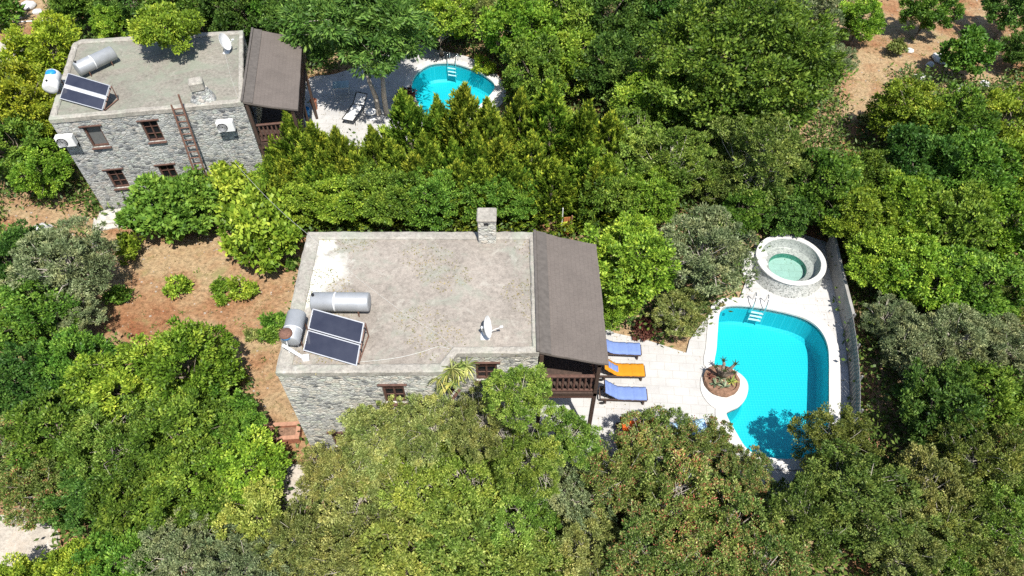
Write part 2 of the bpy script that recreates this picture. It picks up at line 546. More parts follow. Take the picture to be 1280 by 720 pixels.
def pool_tile_mat():
    m, t, b = mat_new('pool_tile')
    v = coord(t)
    br = t.nodes.new('ShaderNodeTexBrick')
    br.offset = 0.0
    br.inputs['Scale'].default_value = 1.0
    br.inputs['Brick Width'].default_value = 0.12
    br.inputs['Row Height'].default_value = 0.12
    br.inputs['Mortar Size'].default_value = 0.006
    br.inputs['Color1'].default_value = (.004, .385, .46, 1)
    br.inputs['Color2'].default_value = (.004, .385, .46, 1)
    br.inputs['Mortar'].default_value = (.03, .46, .54, 1)
    t.links.new(v, br.inputs['Vector'])
    t.links.new(br.outputs[0], b.inputs['Base Color'])
    b.inputs['Roughness'].default_value = 0.5
    return m

def water_mat(name, tint):
    m, t, b = mat_new(name)
    tr = t.nodes.new('ShaderNodeBsdfTransparent'); tr.inputs[0].default_value = (*tint, 1)
    gl = t.nodes.new('ShaderNodeBsdfGlossy'); gl.inputs['Roughness'].default_value = 0.03
    fr = t.nodes.new('ShaderNodeFresnel'); fr.inputs[0].default_value = 1.33
    mx = t.nodes.new('ShaderNodeMixShader')
    v = coord(t)
    bp = t.nodes.new('ShaderNodeBump'); bp.inputs['Strength'].default_value = 0.25; bp.inputs['Distance'].default_value = 0.02
    t.links.new(noise(t, 5, 4, 0.6, v, 0.5), bp.inputs['Height'])
    t.links.new(bp.outputs[0], gl.inputs['Normal']); t.links.new(bp.outputs[0], fr.inputs['Normal'])
    t.links.new(fr.outputs[0], mx.inputs[0]); t.links.new(tr.outputs[0], mx.inputs[1]); t.links.new(gl.outputs[0], mx.inputs[2])
    t.links.new(mx.outputs[0], t.nodes['Material Output'].inputs[0])
    return m

def solar_mat():
    m, t, b = mat_new('solar_glass')
    v = coord(t)
    r = ramp(t, [(0.3, (.024, .027, .044)), (0.7, (.040, .044, .064))])
    t.links.new(noise(t, 1.5, 5, 0.6, v), r.inputs[0])
    t.links.new(r.outputs[0], b.inputs['Base Color'])
    b.inputs['Roughness'].default_value = 0.12
    b.inputs['Specular IOR Level'].default_value = 0.5
    return m

def wood_mat(name, c, rough=0.7):
    m, t, b = mat_new(name)
    v = coord(t, (3, 3, 22))
    r = ramp(t, [(0.3, tuple(x * .55 for x in c)), (0.7, tuple(x * 1.25 for x in c))])
    t.links.new(noise(t, 3, 5, 0.6, v), r.inputs[0])
    t.links.new(r.outputs[0], b.inputs['Base Color'])
    b.inputs['Roughness'].default_value = rough
    return m

SOIL = soil_mat()
STONE = stone_wall_mat('stone_wall', (.98, .965, .92))
STONE2 = stone_wall_mat('stone_wall_grey', (.76, .77, .775), 3.7)
SHINGLE = shingle_mat()
PAVING = paving_mat()
COPING = coping_mat()
TILE = pool_tile_mat()
WATER = water_mat('pool_water', (.80, .985, .99))
SPA_WATER = water_mat('spa_water', (.72, .95, .90))
MOSAIC = mosaic_mat('pebble_mosaic', [(.12, .13, .12), (.28, .30, .28), (.40, .42, .39), (.52, .52, .50)], 17, (.52, .52, .5))
SPA_TILE = mosaic_mat('spa_tile', [(.015, .10, .08), (.035, .16, .12), (.06, .20, .155)], 16, (.10, .22, .18))
WHITE_STONE = plain('white_stone', (.54, .53, .51), 0.75, vary=0.1, scale=3)
PARAPET = roof_mat('parapet_render', (.31, .29, .255), (.44, .43, .39), (.285, .31, .25))
WOOD_DARK = wood_mat('wood_dark', (.060, .036, .026))
WOOD_RED = wood_mat('wood_red_brown', (.100, .050, .036))
RUST = plain('rusty_steel', (.16, .085, .06), 0.85, vary=0.45, scale=20)
GLASS = plain('dark_glass', (.012, .014, .016), 0.06, vary=0.3, scale=2, spec=0.6)
SHUTTER = plain('shutter_grey', (.115, .118, .115), 0.6, vary=0.15)
WHITE = plain('white_paint', (.66, .66, .65), 0.45, vary=0.08, scale=4)
WHITE_DULL = plain('dull_white_metal', (.62, .63, .63), 0.5, vary=0.12, scale=4)
BLACK = plain('black_plastic', (.018, .018, .02), 0.5, vary=0.2)
GALV = plain('galvanised_tank', (.33, .345, .36), 0.48, metal=0.25, vary=0.14, scale=2.5, spec=0.5)
ALU = plain('aluminium', (.60, .61, .62), 0.35, metal=0.5, vary=0.1)
STEEL = plain('stainless', (.62, .63, .64), 0.18, metal=1.0, vary=0.05)
SOLAR = solar_mat()
BLUE_CLOTH = plain('blue_fabric', (.145, .215, .45), 0.85, vary=0.14, scale=5, bmp=0.2)
ORANGE_CLOTH = plain('ochre_fabric', (.50, .20, .008), 0.85, vary=0.12, scale=5, bmp=0.2)
TANGERINE = plain('tangerine_fabric', (.78, .13, .02), 0.85, vary=0.12, scale=5)
PALE_BLUE = plain('pale_blue_fabric', (.38, .58, .78), 0.85, vary=0.12, scale=5)
BLUE_PLASTIC = plain('blue_plastic', (.02, .22, .50), 0.4, vary=0.15)
FENCE_GREY = plain('grey_boards', (.17, .168, .163), 0.8, vary=0.22, scale=3)
WALL_GREY = plain('grey_render', (.29, .28, .26), 0.9, vary=0.2, scale=2, bmp=0.2)
ROCK = plain('limestone', (.50, .50, .49), 0.95, vary=0.4, scale=4, bmp=0.5)
ROCK_PALE = plain('pale_limestone', (.56, .55, .53), 0.95, vary=0.3, scale=4, bmp=0.5)
BRICK_RED = plain('red_brick', (.30, .12, .07), 0.9, vary=0.35, scale=6, bmp=0.3)
BRICK_PALE = plain('pale_brick_cap', (.38, .205, .135), 0.9, vary=0.3, scale=6, bmp=0.3)
EARTH = plain('planter_earth', (.22, .13, .085), 0.95, vary=0.5, scale=8, bmp=0.6)
SANDY = roof_mat('chalky_track', (.40, .36, .31), (.50, .47, .44), (.40, .33, .26))
REDCLOTH = plain('red_cloth', (.30, .018, .03), 0.85, vary=0.3)

# ------------------------------------------------------------------ pools, decks, ground
P1 = [(906, 383), (921, 381.5), (940, 383), (961, 386), (982, 390.5), (1003.7, 397), (1019, 406), (1029.5, 418.5), (1035.5, 434), (1037, 452),
      (1037, 475), (1037, 500), (1036, 530), (1030, 558), (1010, 572), (975, 575), (945, 569), (931, 560), (919, 541), (907, 519),
      (912, 513), (922.7, 508), (931.5, 497), (934, 483), (929, 472.5), (916, 463), (903, 458.5), (892, 456), (894.5, 437), (896, 415), (897.5, 397), (900.5, 387.5)]
P2 = [(514, 109), (520, 93), (536, 81), (556.7, 78.5), (573, 80.5), (593, 87.7), (609.5, 97), (618.5, 106), (616, 116), (600, 132), (575, 148), (548, 156), (533, 150), (521, 128)]
WZ, DZ = 0.0, 0.10
pool1 = ccw(spline([at(x, y, DZ) for x, y in P1], 4))
pool2 = ccw(spline([at(x, y, DZ) for x, y in P2], 5))
deck1 = ccw([(0.9, 12.0), (0.9, 18.9)] + [tuple(at(x, y, DZ)[:2]) for x, y in
        [(742, 400), (768, 416), (812, 426), (858, 441), (862, 425), (880, 400), (925, 372), (938, 335), (944, 303), (985, 286), (1034, 303), (1047, 380), (1058, 425), (1065, 475), (1066, 540), (1058, 600), (990, 628), (900, 622), (800, 600), (712, 585)]] + [(1.8, 12.0)])
deck2 = ccw(spline([at(x, y, DZ) for x, y in [(382, 102), (420, 92), (470, 74), (505, 52), (545, 62), (585, 71), (618, 90), (632, 112), (622, 135), (560, 172), (500, 186), (430, 182), (385, 168)]], 4))

ground = MB()
ground.sheet([[(-900, -300), (900, -300), (900, 1500), (-900, 1500)], offset(pool1, 0.1), offset(pool2, 0.1)], lambda a, b: (a, b, 0))
tag(ground.build('ground', SOIL), kind='structure')

def pool(outline, deck, depth, floor_curve=0.12):
    d = MB(); d.slab([deck, outline], -0.12, DZ)
    tag(d.build('pool_deck', PAVING), kind='structure')
    b = MB()
    inner = offset(outline, -floor_curve)
    b.sheet([inner], lambda x, y: (x, y, -depth))
    b.skirt(outline[::-1], lambda x, y: (x, y, -depth + 0.15), lambda x, y: (x, y, DZ - 0.002))
    n = len(outline)
    b.add([(x, y, -depth) for x, y in inner] + [(x, y, -depth + 0.15) for x, y in outline], [(i, (i + 1) % n, n + (i + 1) % n, n + i) for i in range(n)])
    tag(b.build('pool_basin', TILE), kind='structure')
    wt = MB(); wt.sheet([offset(outline, -0.004)], lambda x, y: (x, y, WZ))
    tag(wt.build('pool_water', WATER), kind='structure')
    c = MB()
    c.slab([offset(outline, 0.42), offset(outline, -0.03)], DZ - 0.05, DZ + 0.045)
    tag(c.build('pool_coping', COPING), kind='structure')
pool(pool1, deck1, 1.25)
lg = MB(); lg.slab([ccw(spline([at(x, y, DZ) for x, y in [(884, 461), (903, 458), (917, 463), (929.5, 473), (933.6, 484), (931, 497), (922, 507.5), (907, 515), (889, 508), (877, 492), (876, 474)]], 4))], DZ - .05, DZ + .052)
tag(lg.build('pool_coping', WHITE_STONE), kind='structure')
pool(pool2, deck2, 1.25)

# chalky bare track in the lower corner and the trodden path beyond the dome tree
def patch(name, pts, mat, z):
    m = MB(); m.sheet([ccw(spline([at(x, y, 0) for x, y in pts], 5))], lambda a, b: (a, b, z))
    return tag(m.build(name, mat), kind='structure')
patch('track', [(-40, 650), (20, 645), (60, 655), (75, 672), (60, 700), (20, 716), (-40, 715)], SANDY, 0.004)
patch('path', [(346, 592), (372, 580), (390, 600), (382, 630), (358, 642), (344, 618)], SANDY, 0.004)
patch('path', [(-30, 62), (20, 48), (34, 58), (18, 78), (-30, 92)], SANDY, 0.004)

# ------------------------------------------------------------------ the two stone houses
def resample(a, b, step=0.22):
    n = max(2, int((Vector(b) - Vector(a)).length / step))
    return [(a[0] + (b[0] - a[0]) * i / n, a[1] + (b[1] - a[1]) * i / n) for i in range(n)]

def parapet(plan, widths, z0, z1, rng):
    """A rough rendered kerb round the roof, widths per edge."""
    n = len(plan)
    inn = []
    for i in range(n):
        a, b, c = Vector(plan[i - 1]), Vector(plan[i]), Vector(plan[(i + 1) % n])
        d1, d2 = (b - a).normalized(), (c - b).normalized()
        n1, n2 = Vector((-d1.y, d1.x)), Vector((-d2.y, d2.x))
        w1, w2 = widths[i - 1], widths[i]
        cr = d1.x * d2.y - d1.y * d2.x
        p1, p2 = a + n1 * w1, b + n2 * w2
        if abs(cr) < 0.05: q = b + n1 * w1
        else:
            tt = ((p2.x - p1.x) * d2.y - (p2.y - p1.y) * d2.x) / cr
            q = p1 + d1 * tt
        inn.append((q.x, q.y))
    m = MB(); o_, i_ = [], []
    for i in range(n):
        A = resample(plan[i], plan[(i + 1) % n]); k = len(A)
        a, b = inn[i], inn[(i + 1) % n]
        o_ += A
        i_ += [(a[0] + (b[0] - a[0]) * j / k, a[1] + (b[1] - a[1]) * j / k) for j in range(k)]
    o_ = offset(o_, 0.03)
    N = len(o_); rows = []
    for (src, other, f, z) in ((o_, i_, 0.0, z0 - 0.12), (o_, i_, 0.0, z1 - 0.04), (o_, i_, 0.16, z1), (o_, i_, 0.84, z1), (o_, i_, 1.0, z1 - 0.045), (o_, i_, 1.05, z0 - 0.03)):
        rows.append([(p[0] + (q[0] - p[0]) * f + rng.uniform(-.014, .014), p[1] + (q[1] - p[1]) * f + rng.uniform(-.014, .014), z + rng.uniform(-.012, .012)) for p, q in zip(src, other)])
    vs = [p for r in rows for p in r]
    fs = [(r * N + i, r * N + (i + 1) % N, r * N + N + (i + 1) % N, r * N + N + i) for r in range(len(rows) - 1) for i in range(N)]
    m.add(vs, fs)
    return m

H = 6.0
def window(root, a, ux, nx, s0, s1, z0, z1, style, deep=0.16):
    """A framed casement set into a wall opening; a = wall start, ux along the wall, nx outward."""
    def P(s, z, out): return (a[0] + ux[0] * s + nx[0] * out, a[1] + ux[1] * s + nx[1] * out, z)
    rot = math.atan2(ux[1], ux[0])
    f = MB(); t = 0.075
    cx = (s0 + s1) / 2
    for s in (s0 + t / 2, s1 - t / 2): f.box(P(s, (z0 + z1) / 2, -deep + .04), (t, .09, z1 - z0), rot)
    for z in (z0 + t / 2, z1 - t / 2): f.box(P(cx, z, -deep + .042), (s1 - s0 - 2 * t, .085, t), rot)
    if style == 'casement':
        f.box(P(cx, (z0 + z1) / 2, -deep + .035), (.06, .07, z1 - z0 - 2 * t), rot)
        for k in (1, 2):
            z = z0 + (z1 - z0) * k / 3
            for q in (-1, 1): f.box(P(cx + q * (s1 - s0 - 2 * t + .06) / 4, z, -deep + .03), ((s1 - s0 - 2 * t - .06) / 2, .04, .03), rot)
    fo = f.build('window', WOOD_RED, root)
    p = MB(); p.box(P(cx, (z0 + z1) / 2, -deep - .02), (s1 - s0, .02, z1 - z0), rot)
    p.build('pane', SHUTTER if style == 'shutter' else GLASS, fo)
    l = MB(); l.box(P(cx, z1 + .032, .012), (s1 - s0 + .24, .11, .06), rot, .01)
    l.build('lintel', WOOD_RED, fo)
    l = MB(); l.box(P(cx, z0 - .03, .03), (s1 - s0 + .10, .16, .055), rot, .01)
    l.build('sill', WOOD_RED, fo)

def house(name, label, org, rz, plan, holes, widths, wallmat, roofmat, roof_lip, porch, seed):
    rng = random.Random(seed)
    root = thing(name, label, 'house', (org[0], org[1], 0), rz)
    n = len(plan)
    wm = MB()
    for i in range(n):
        a, b = Vector(plan[i]), Vector(plan[(i + 1) % n])
        L = (b - a).length
        u = (b - a) / L
        nx = (u.y, -u.x)
        hs = holes.get(i, [])
        outer = [(0, -0.3), (L, -0.3), (L, H - 0.1), (0, H - 0.1)]
        loops = [outer] + [[(s0, z0), (s1, z0), (s1, z1), (s0, z1)] for s0, s1, z0, z1, st in hs]
        wm.sheet(loops, lambda s, z: (a.x + u.x * s, a.y + u.y * s, z))
        for l in loops[1:]:
            wm.skirt(l, lambda s, z: (a.x + u.x * s, a.y + u.y * s, z), lambda s, z: (a.x + u.x * s - nx[0] * .3, a.y + u.y * s - nx[1] * .3, z))
    wm.build('wall', wallmat, root)
    for i, hs in holes.items():
        a, b = Vector(plan[i]), Vector(plan[(i + 1) % n])
        u = (b - a).normalized()
        for s0, s1, z0, z1, st in hs:
            if st == 'door':
                d = MB(); c = a + u * ((s0 + s1) / 2)
                nx = Vector((u.y, -u.x)); q = c - nx * .12
                d.box((q.x, q.y, (z0 + z1) / 2), (s1 - s0, .06, z1 - z0), math.atan2(u.y, u.x))
                for k in range(4):
                    q2 = c - nx * .085 + u * ((k - 1.5) * (s1 - s0) / 4)
                    d.box((q2.x, q2.y, (z0 + z1) / 2), (.05, .03, z1 - z0 - .2), math.atan2(u.y, u.x))
                d.build('door', WOOD_DARK, root)
            else:
                window(root, a, u, (u.y, -u.x), s0, s1, z0, z1, st)
    rm = MB()
    # the roof screed, gently uneven
    xs = np.linspace(min(p[0] for p in plan), max(p[0] for p in plan), 30)
    rm.sheet([plan], lambda x, y: (x, y, H - 0.07))
    roof = rm.build('roof', roofmat, root)
    pm = parapet(plan, widths, H - 0.1, H + 0.02, rng)
    po = pm.build('parapet', PARAPET, roof, smooth=False)
    # porch on the right: sloping shingle roof over an open timber balcony
    x0, x1, y0, y1, zi, zo = porch
    sh = MB()
    ny, nxn = 16, 8
    top = []
    for j in range(ny + 1):
        for i in range(nxn + 1):
            fx, fy = i / nxn, j / ny
            e = 1.0 if 0 < i < nxn and 0 < j < ny else 1.3
            top.append((x0 + (x1 - x0) * fx + rng.uniform(-.01, .01) * e, y0 + (y1 - y0) * fy + rng.uniform(-.012, .012) * e,
                        zi + (zo - zi) * fx - 0.05 * math.sin(fx * PI) + rng.uniform(-.005, .005)))
    W = nxn + 1
    sh.add(top, [(j * W + i, j * W + i + 1, j * W + W + i + 1, j * W + W + i) for j in range(ny) for i in range(nxn)])
    bot = [(x, y, z - 0.09) for x, y, z in top]
    sh.add(bot, [(j * W + i, j * W + W + i, j * W + W + i + 1, j * W + i + 1) for j in range(ny) for i in range(nxn)])
    rim = [j for j in range(W)] + [j * W + nxn for j in range(1, ny + 1)] + [ny * W + i for i in range(nxn - 1, -1, -1)] + [j * W for j in range(ny - 1, 0, -1)]
    k = len(rim)
    sh.add([top[i] for i in rim] + [bot[i] for i in rim], [(i, k + i, k + (i + 1) % k, (i + 1) % k) for i in range(k)])
    so = sh.build('porch_roof', SHINGLE, root)
    fl = MB(); sl = math.atan2(zo - zi, x1 - x0)
    from mathutils import Euler
    fl.box(((x0 + .22), (y0 + y1) / 2, zi + .014 + (zo - zi) * .1), (.40, y1 - y0 + .02, .02), Euler((0, -sl, 0)))
    fl.box(((x0 - .03), (y0 + y1) / 2, zi + .04), (.10, y1 - y0 + .02, .07))
    fl.build('flashing', plain(name + '_flashing', (.105, .093, .083), 0.8), so)
    for j in range(9):                       # rafters showing under the eaves
        r = MB(); yy = y0 + .12 + (y1 - y0 - .24) * j / 8
        xm = (x0 + x1) / 2
        r.box((xm + .0, yy, (zi + zo) / 2 - .19), (x1 - x0 - .12, .08, .11), Euler((0, -sl, 0)))
        r.build('rafter', WOOD_DARK, so)
    fz = 3.4
    px1 = x1 - .22
    p = MB(); p.box(((x0 + px1) / 2 + .02, (y0 + y1) / 2, fz - .11), (px1 - x0 - .04, y1 - y0 - .1, .18))
    p.build('balcony_floor', WOOD_DARK, root)
    for yy in (y0 + .12, (y0 + y1) / 2, y1 - .12):
        p = MB(); p.box((px1 - .07, yy, (zo - .15) / 2), (.14, .14, zo - .15), None, .012); p.build('post', WOOD_DARK, root)
    p = MB(); p.box((x0 + .10, y0 + .12, (zi - .2) / 2), (.14, .14, zi - .3), None, .012); p.build('post', WOOD_DARK, root)
    p = MB(); p.box((px1 - .07, (y0 + y1) / 2, zo - .21), (.13, y1 - y0 - .1, .12)); p.build('eaves_beam', WOOD_DARK, root)
    def rail(a, b):
        a, b = Vector(a), Vector(b); L = (b - a).length; u = (b - a) / L; rot = math.atan2(u.y, u.x); c = (a + b) / 2
        ro = MB()
        ro.box((c.x, c.y, fz + 1.0), (L, .12, .07), rot, .012)
        ro.box((c.x, c.y, fz + .10), (L, .08, .06), rot)
        rr = ro.build('railing', WOOD_RED, root)
        nb = int(L / .19)
        for q in range(nb):
            bb = a + u * (L * (q + .5) / nb)
            m = MB(); m.lathe([(.028, .13), (.032, .25), (.058, .38), (.05, .48), (.03, .60), (.052, .74), (.03, .90), (.03, .965)], 8, (bb.x, bb.y, fz))
            m.build('baluster', WOOD_RED, rr, smooth=True)
    rail((x0 + .2, y0 + .12), (px1 - .16, y0 + .12))
    rail((px1 - .07, y0 + .21), (px1 - .07, (y0 + y1) / 2 - .09))
    rail((px1 - .07, (y0 + y1) / 2 + .09), (px1 - .07, y1 - .21))
    # beam and fascia under the balcony
    p = MB(); p.box(((x0 + px1) / 2, y0 + .12, fz - .27), (px1 - x0, .13, .14)); p.build('balcony_beam', WOOD_RED, root)
    return root

# near house
A0 = at(345, 465, H); A1 = at(673, 440, H); A2 = at(665, 290, H); A3 = at(381, 290, H)
O1 = (A0.x, A0.y)
l1 = lambda p: (p.x - O1[0], p.y - O1[1])
Wd = A1.x - A0.x
jx = at(553, 462, H).x - O1[0]
fy = A1.y - A0.y
by = A2.y - A0.y
plan1 = [(0, 0), (jx, 0.04), (jx + .42, fy - .02), (Wd, fy), (Wd - .02, by), (-.14, by)]
def hole(px0, py0, px1, py1, org, rot, st, off=0.0):
    x0, z1 = on_wall(px0, py0, org, rot)
    x1, z0 = on_wall(px1, py1, org, rot)
    return (x0 - off, x1 - off, z0, z1, st)
w1a = on_wall(476, 482, (A0.x, A0.y), 0); w1b = on_wall(504, 482, (A0.x, A0.y), 0)
r_org = (A0.x, A1.y)
w2a = on_wall(594, 453, r_org, 0); w2b = on_wall(621, 453, r_org, 0)
off2 = jx + .42
holes1 = {
    0: [(w1a[0], w1b[0], w1a[1] - 1.15, w1a[1], 'casement'), (w1a[0] - 2.3, w1b[0] - 2.3, .9, 2.0, 'casement'), (w1a[0] + .1, w1b[0] + .1, .9, 2.0, 'casement')],
    1: [(.13, .67, 3.95, 5.35, 'casement')],
    2: [(w2a[0] - off2, w2b[0] - off2, w2a[1] - 1.1, w2a[1], 'casement')],
    3: [(1.4, 2.3, 3.42, 5.35, 'door'), (2.4, 3.3, .02, 2.1, 'door')],
}
ROOF1 = roof_mat('roof_screed', (.27, .24, .208), (.37, .35, .305), (.25, .268, .22), spot=[(0.85, 4.35, 1.0, 1.15), (0.45, 3.2, .6, .9), (0.5, 5.6, .7, .7)])
house1 = house('stone_house', 'near stone house with flat beige concrete roof and brown shingled porch beside the large pool', O1, 0.0, plan1, holes1,
               [.30, .24, .24, .20, .34, .46], STONE, ROOF1, None, (Wd + .02, Wd + 2.38, fy - .02, by + .02, H + .03, 5.32), 11)
ch = MB()
c0 = at(609, 300, H)
cx_, cy_ = -0.92 - O1[0], by - .22
ch.box((cx_, cy_, 6.45), (.66, .62, 1.2), None, .03)
cho = ch.build('chimney', STONE, house1)
cc = MB(); cc.box((cx_, cy_, 7.10), (.72, .70, .14), None, .04); cc.build('chimney_cap', PARAPET, cho)
cc = MB(); cc.box((cx_ - .02, cy_ - .316, 6.93), (.16, .02, .10)); cc.build('flue', BLACK, cho)

# far house
H2Z = 5.8
B0 = at(61, 149, H2Z); B1 = at(303, 127, H2Z)
ROT2 = math.atan2(B1.y - B0.y, B1.x - B0.x)
O2 = (B0.x, B0.y)
L2 = (B1 - B0).length
def l2(p):
    dx, dy = p.x - O2[0], p.y - O2[1]
    return (dx * math.cos(ROT2) + dy * math.sin(ROT2), -dx * math.sin(ROT2) + dy * math.cos(ROT2))
H = H2Z
q2, q3 = l2(at(303, 38, H)), l2(at(93, 50, H))
plan2 = [(0, 0), (L2, 0), (q2[0], q2[1]), (q3[0] + .35, q3[1] - .02), (q3[0], q3[1] - .35)]
hw = lambda a, b, c, d, st: hole(a, b, c, d, O2, ROT2, st)
def hwin(xl, yt, xr, ybot, st):
    x0, z1 = on_wall(xl, yt, O2, ROT2); x1, _ = on_wall(xr, yt, O2, ROT2); _, z0 = on_wall(xl + .43 * (ybot - yt), ybot, O2, ROT2)
    return (x0, x1, z0, z1, st)
holes2 = {
    0: [hwin(102, 159, 125, 185, 'shutter'), hwin(174, 152, 196, 178, 'casement'), hwin(131, 213, 152, 236, 'casement'), hwin(196, 207, 217, 232, 'casement')],
    1: [(1.4, 2.3, 3.42, 5.2, 'door'), (2.4, 3.3, .02, 2.1, 'door')],
}
ROOF2 = roof_mat('roof_screed_green', (.22, .205, .175), (.31, .295, .255), (.205, .228, .178), spot=None, gk=0.07)
house2 = house('stone_house', 'far grey stone house with mossy flat roof and a rusty ladder on its front wall', O2, ROT2, plan2, holes2,
               [.26, .20, .30, .26, .26], STONE2, ROOF2, None, (L2 + .02, L2 + 2.35, -.05, q2[1] + .02, H + .03, 5.15), 12)
# ruined stone chimney stub at the front edge
rng = random.Random(5)
sx, sz = on_wall(250, 126, O2, ROT2)
ch = MB()
ch.lathe([(.62, 0), (.56, .18), (.46, .36), (.36, .52), (.34, .66)], 14, (sx, .55, H - .14), jit=.09)
ch.disc((sx, .55, H + .5), .35, 14)
cho = ch.build('chimney', STONE2, house2)
cc = MB(); cc.box((sx - .06, .55, H + .74), (.62, .56, .46), .2, .06); cc.build('chimney_cap', PARAPET, cho)
# whitewashed footing at the corner
pl = MB(); pl.box((.75, -.5, .12), (1.9, .98, .34), None, .05); pl.box((.30, -.75, .05), (1.5, 1.0, .16), .1, .05)
pl.build('footing', plain('limewash', (.46, .44, .40), 0.9, vary=0.4, scale=4, bmp=.4), house2)
H = 6.0

# ------------------------------------------------------------------ things on the roofs and walls
def lying_tank(name, label, p0, p1, r, mat, zroof, cap=None, group=None):
    """A cylindrical water tank on a low angle-iron stand."""
    p0, p1 = Vector(p0), Vector(p1)
    mid = (p0 + p1) / 2
    root = thing(name, label, 'water tank', (mid.x, mid.y, zroof), 0, group)
    d = (p1 - p0); L = d.length; d.normalize()
    m = MB()
    m.lathe([(0.0, 0), (r * .55, .004), (r * .93, .012), (r, .045), (r, L * .38), (r * 1.012, L * .385), (r * 1.012, L * .405), (r, L * .41), (r, L - .045), (r * .93, L - .012), (r * .55, L - .004), (0.0, L)], 32, p0, d)
    m.build('body', mat, root, smooth=True, world=True)
    b = MB(); b.lathe([(r * 1.006, L * .40), (r * 1.016, L * .402), (r * 1.016, L * .425), (r * 1.006, L * .427)], 32, p0, d); b.build('band', WHITE_DULL, root, world=True)
    side = d.cross(Vector((0, 0, 1))).normalized()
    for f in (.2, .8):
        q = p0 + d * L * f
        s = MB()
        for k in (-1, 1):
            a = q + side * (r * .8 * k); a.z = zroof
            s.tube([a, q + side * (r * .8 * k) + Vector((0, 0, -r * .55))], .022, 6)
        s.tube([q + side * (-r * .85) + Vector((0, 0, -r - .01)), q + side * (r * .85) + Vector((0, 0, -r - .01))], .022, 6)
        s.build('stand', RUST, root, world=True)
    v = MB(); e = p0 + d * .05
    v.tube([p0 + d * .1 + Vector((0, 0, r * .9)), p0 + d * .1 + Vector((0, 0, r + .07))], .05, 10)
    v.build('inlet', BLACK, root, smooth=False, world=True)
    return root

def collector(label, bl, br, fl, fr, zroof, group, gap_wide):
    """A rack of two flat solar collectors; corners are world points (back left, back right, front left, front right)."""
    bl, br, fl, fr = map(Vector, (bl, br, fl, fr))
    base = (bl + br + fl + fr) / 4; base.z = zroof
    root = thing('solar_collector', label, 'solar panel', base, 0, group)
    n = (br - bl).cross(bl - fl).normalized()
    if n.z < 0: n = -n
    for k in range(2):
        g0, g1 = (0.0, .488 - gap_wide) if k == 0 else (.512 + gap_wide, 1.0)
        A, B = bl.lerp(fl, g0), br.lerp(fr, g0)
        C, D = bl.lerp(fl, g1), br.lerp(fr, g1)
        ux, uy = (B - A).normalized(), (C - A).normalized()
        t = .034
        gl = MB()
        a, b, c, d_ = A + ux * t + uy * t, B - ux * t + uy * t, D - ux * t - uy * t, C + ux * t - uy * t
        gl.add([q + n * .012 for q in (a, b, c, d_)], [(0, 3, 2, 1)])
        fm = MB()
        # frame: four rails round the glass and a closed back
        for (p, q, w_) in ((A, B, uy), (C, D, -uy), (A, C, ux), (B, D, -ux)):
            fm.add([p + n * .02, q + n * .02, q + w_ * t + n * .02, p + w_ * t + n * .02, p - n * .07, q - n * .07, q + w_ * t - n * .07, p + w_ * t - n * .07],
                   [(0, 1, 2, 3), (4, 7, 6, 5), (0, 4, 5, 1), (2, 6, 7, 3), (0, 3, 7, 4), (1, 5, 6, 2)])
        fm.add([q - n * .05 for q in (A, B, D, C)], [(0, 1, 2, 3)])
        fo = fm.build('panel_frame', ALU, root, world=True)
        gl.build('glass', SOLAR, root, world=True)
    if gap_wide > 0:
        s = MB(); A, B = bl.lerp(fl, .488 - gap_wide), br.lerp(fr, .488 - gap_wide); C, D = bl.lerp(fl, .512 + gap_wide), br.lerp(fr, .512 + gap_wide)
        s.add([q + n * .004 for q in (A, B, D, C)] + [q - n * .03 for q in (A, B, D, C)], [(0, 3, 2, 1), (4, 5, 6, 7), (0, 1, 5, 4), (2, 3, 7, 6)])
        s.build('spacer', WHITE_DULL, root, world=True)
    for (hi, lo) in ((bl, fl), (br, fr)):
        s = MB()
        h2 = hi - n * .08; l2_ = lo - n * .08
        s.tube([h2, Vector((h2.x, h2.y, zroof))], .022, 6)
        s.tube([l2_, Vector((l2_.x, l2_.y, zroof))], .022, 6)
        s.tube([Vector((h2.x, h2.y, zroof + .06)), Vector((l2_.x, l2_.y, zroof + .06))], .022, 6)
        s.tube([h2, l2_], .022, 6)
        s.build('rack', RUST, root, world=True)
    p = MB()
    for f in (.12, .62): 
        q = br.lerp(fr, f); p.tube([q - n * .03, q + (br - bl).normalized() * .07 - n * .03], .028, 8)
        q = br.lerp(fr, f + .32); p.tube([q - n * .03, q + (br - bl).normalized() * .06 - n * .03], .026, 8)
    p.build('pipe_stub', BLACK, root, world=True)
    return root

ZR1, ZR2 = 5.93, 5.73
collector('pair of dark blue solar panels on the near house roof, below the long grey tank',
          at(391, 385.5, 6.75), at(455.5, 403.5, 6.75), at(379, 438, 6.05), at(446, 457.5, 6.05), ZR1, 'roof solar panels', 0.0)
collector('dark solar panels with a wide white bar between them on the far house roof',
          at(85.3, 91.3, 6.55), at(137.5, 106.7, 6.55), at(74.7, 123.3, 5.85), at(128, 138, 5.85), ZR2, 'roof solar panels', 0.035)
tz = ZR1 + .48
p0, p1 = at(390, 377, tz), at(462, 377.5, tz)
lying_tank('water_tank', 'long horizontal grey tank above the solar panels on the near roof', p0, p1, .33, GALV, ZR1, group='roof water tanks')
p0, p1 = at(362.5, 428, tz + .05), at(371.5, 391, tz + .2)
lying_tank('water_tank', 'short grey tank on the roof corner left of the near solar panels', p0, p1, .31, GALV, ZR1, group='roof water tanks')
tz = ZR2 + .46
lying_tank('water_tank', 'long grey tank lying aslant behind the far roof\'s solar panels', at(96, 87, tz), at(142, 65.5, tz), .33, GALV, ZR2, group='roof water tanks')
p0, p1 = at(62.5, 111, tz + .05), at(67.5, 92, tz + .2)
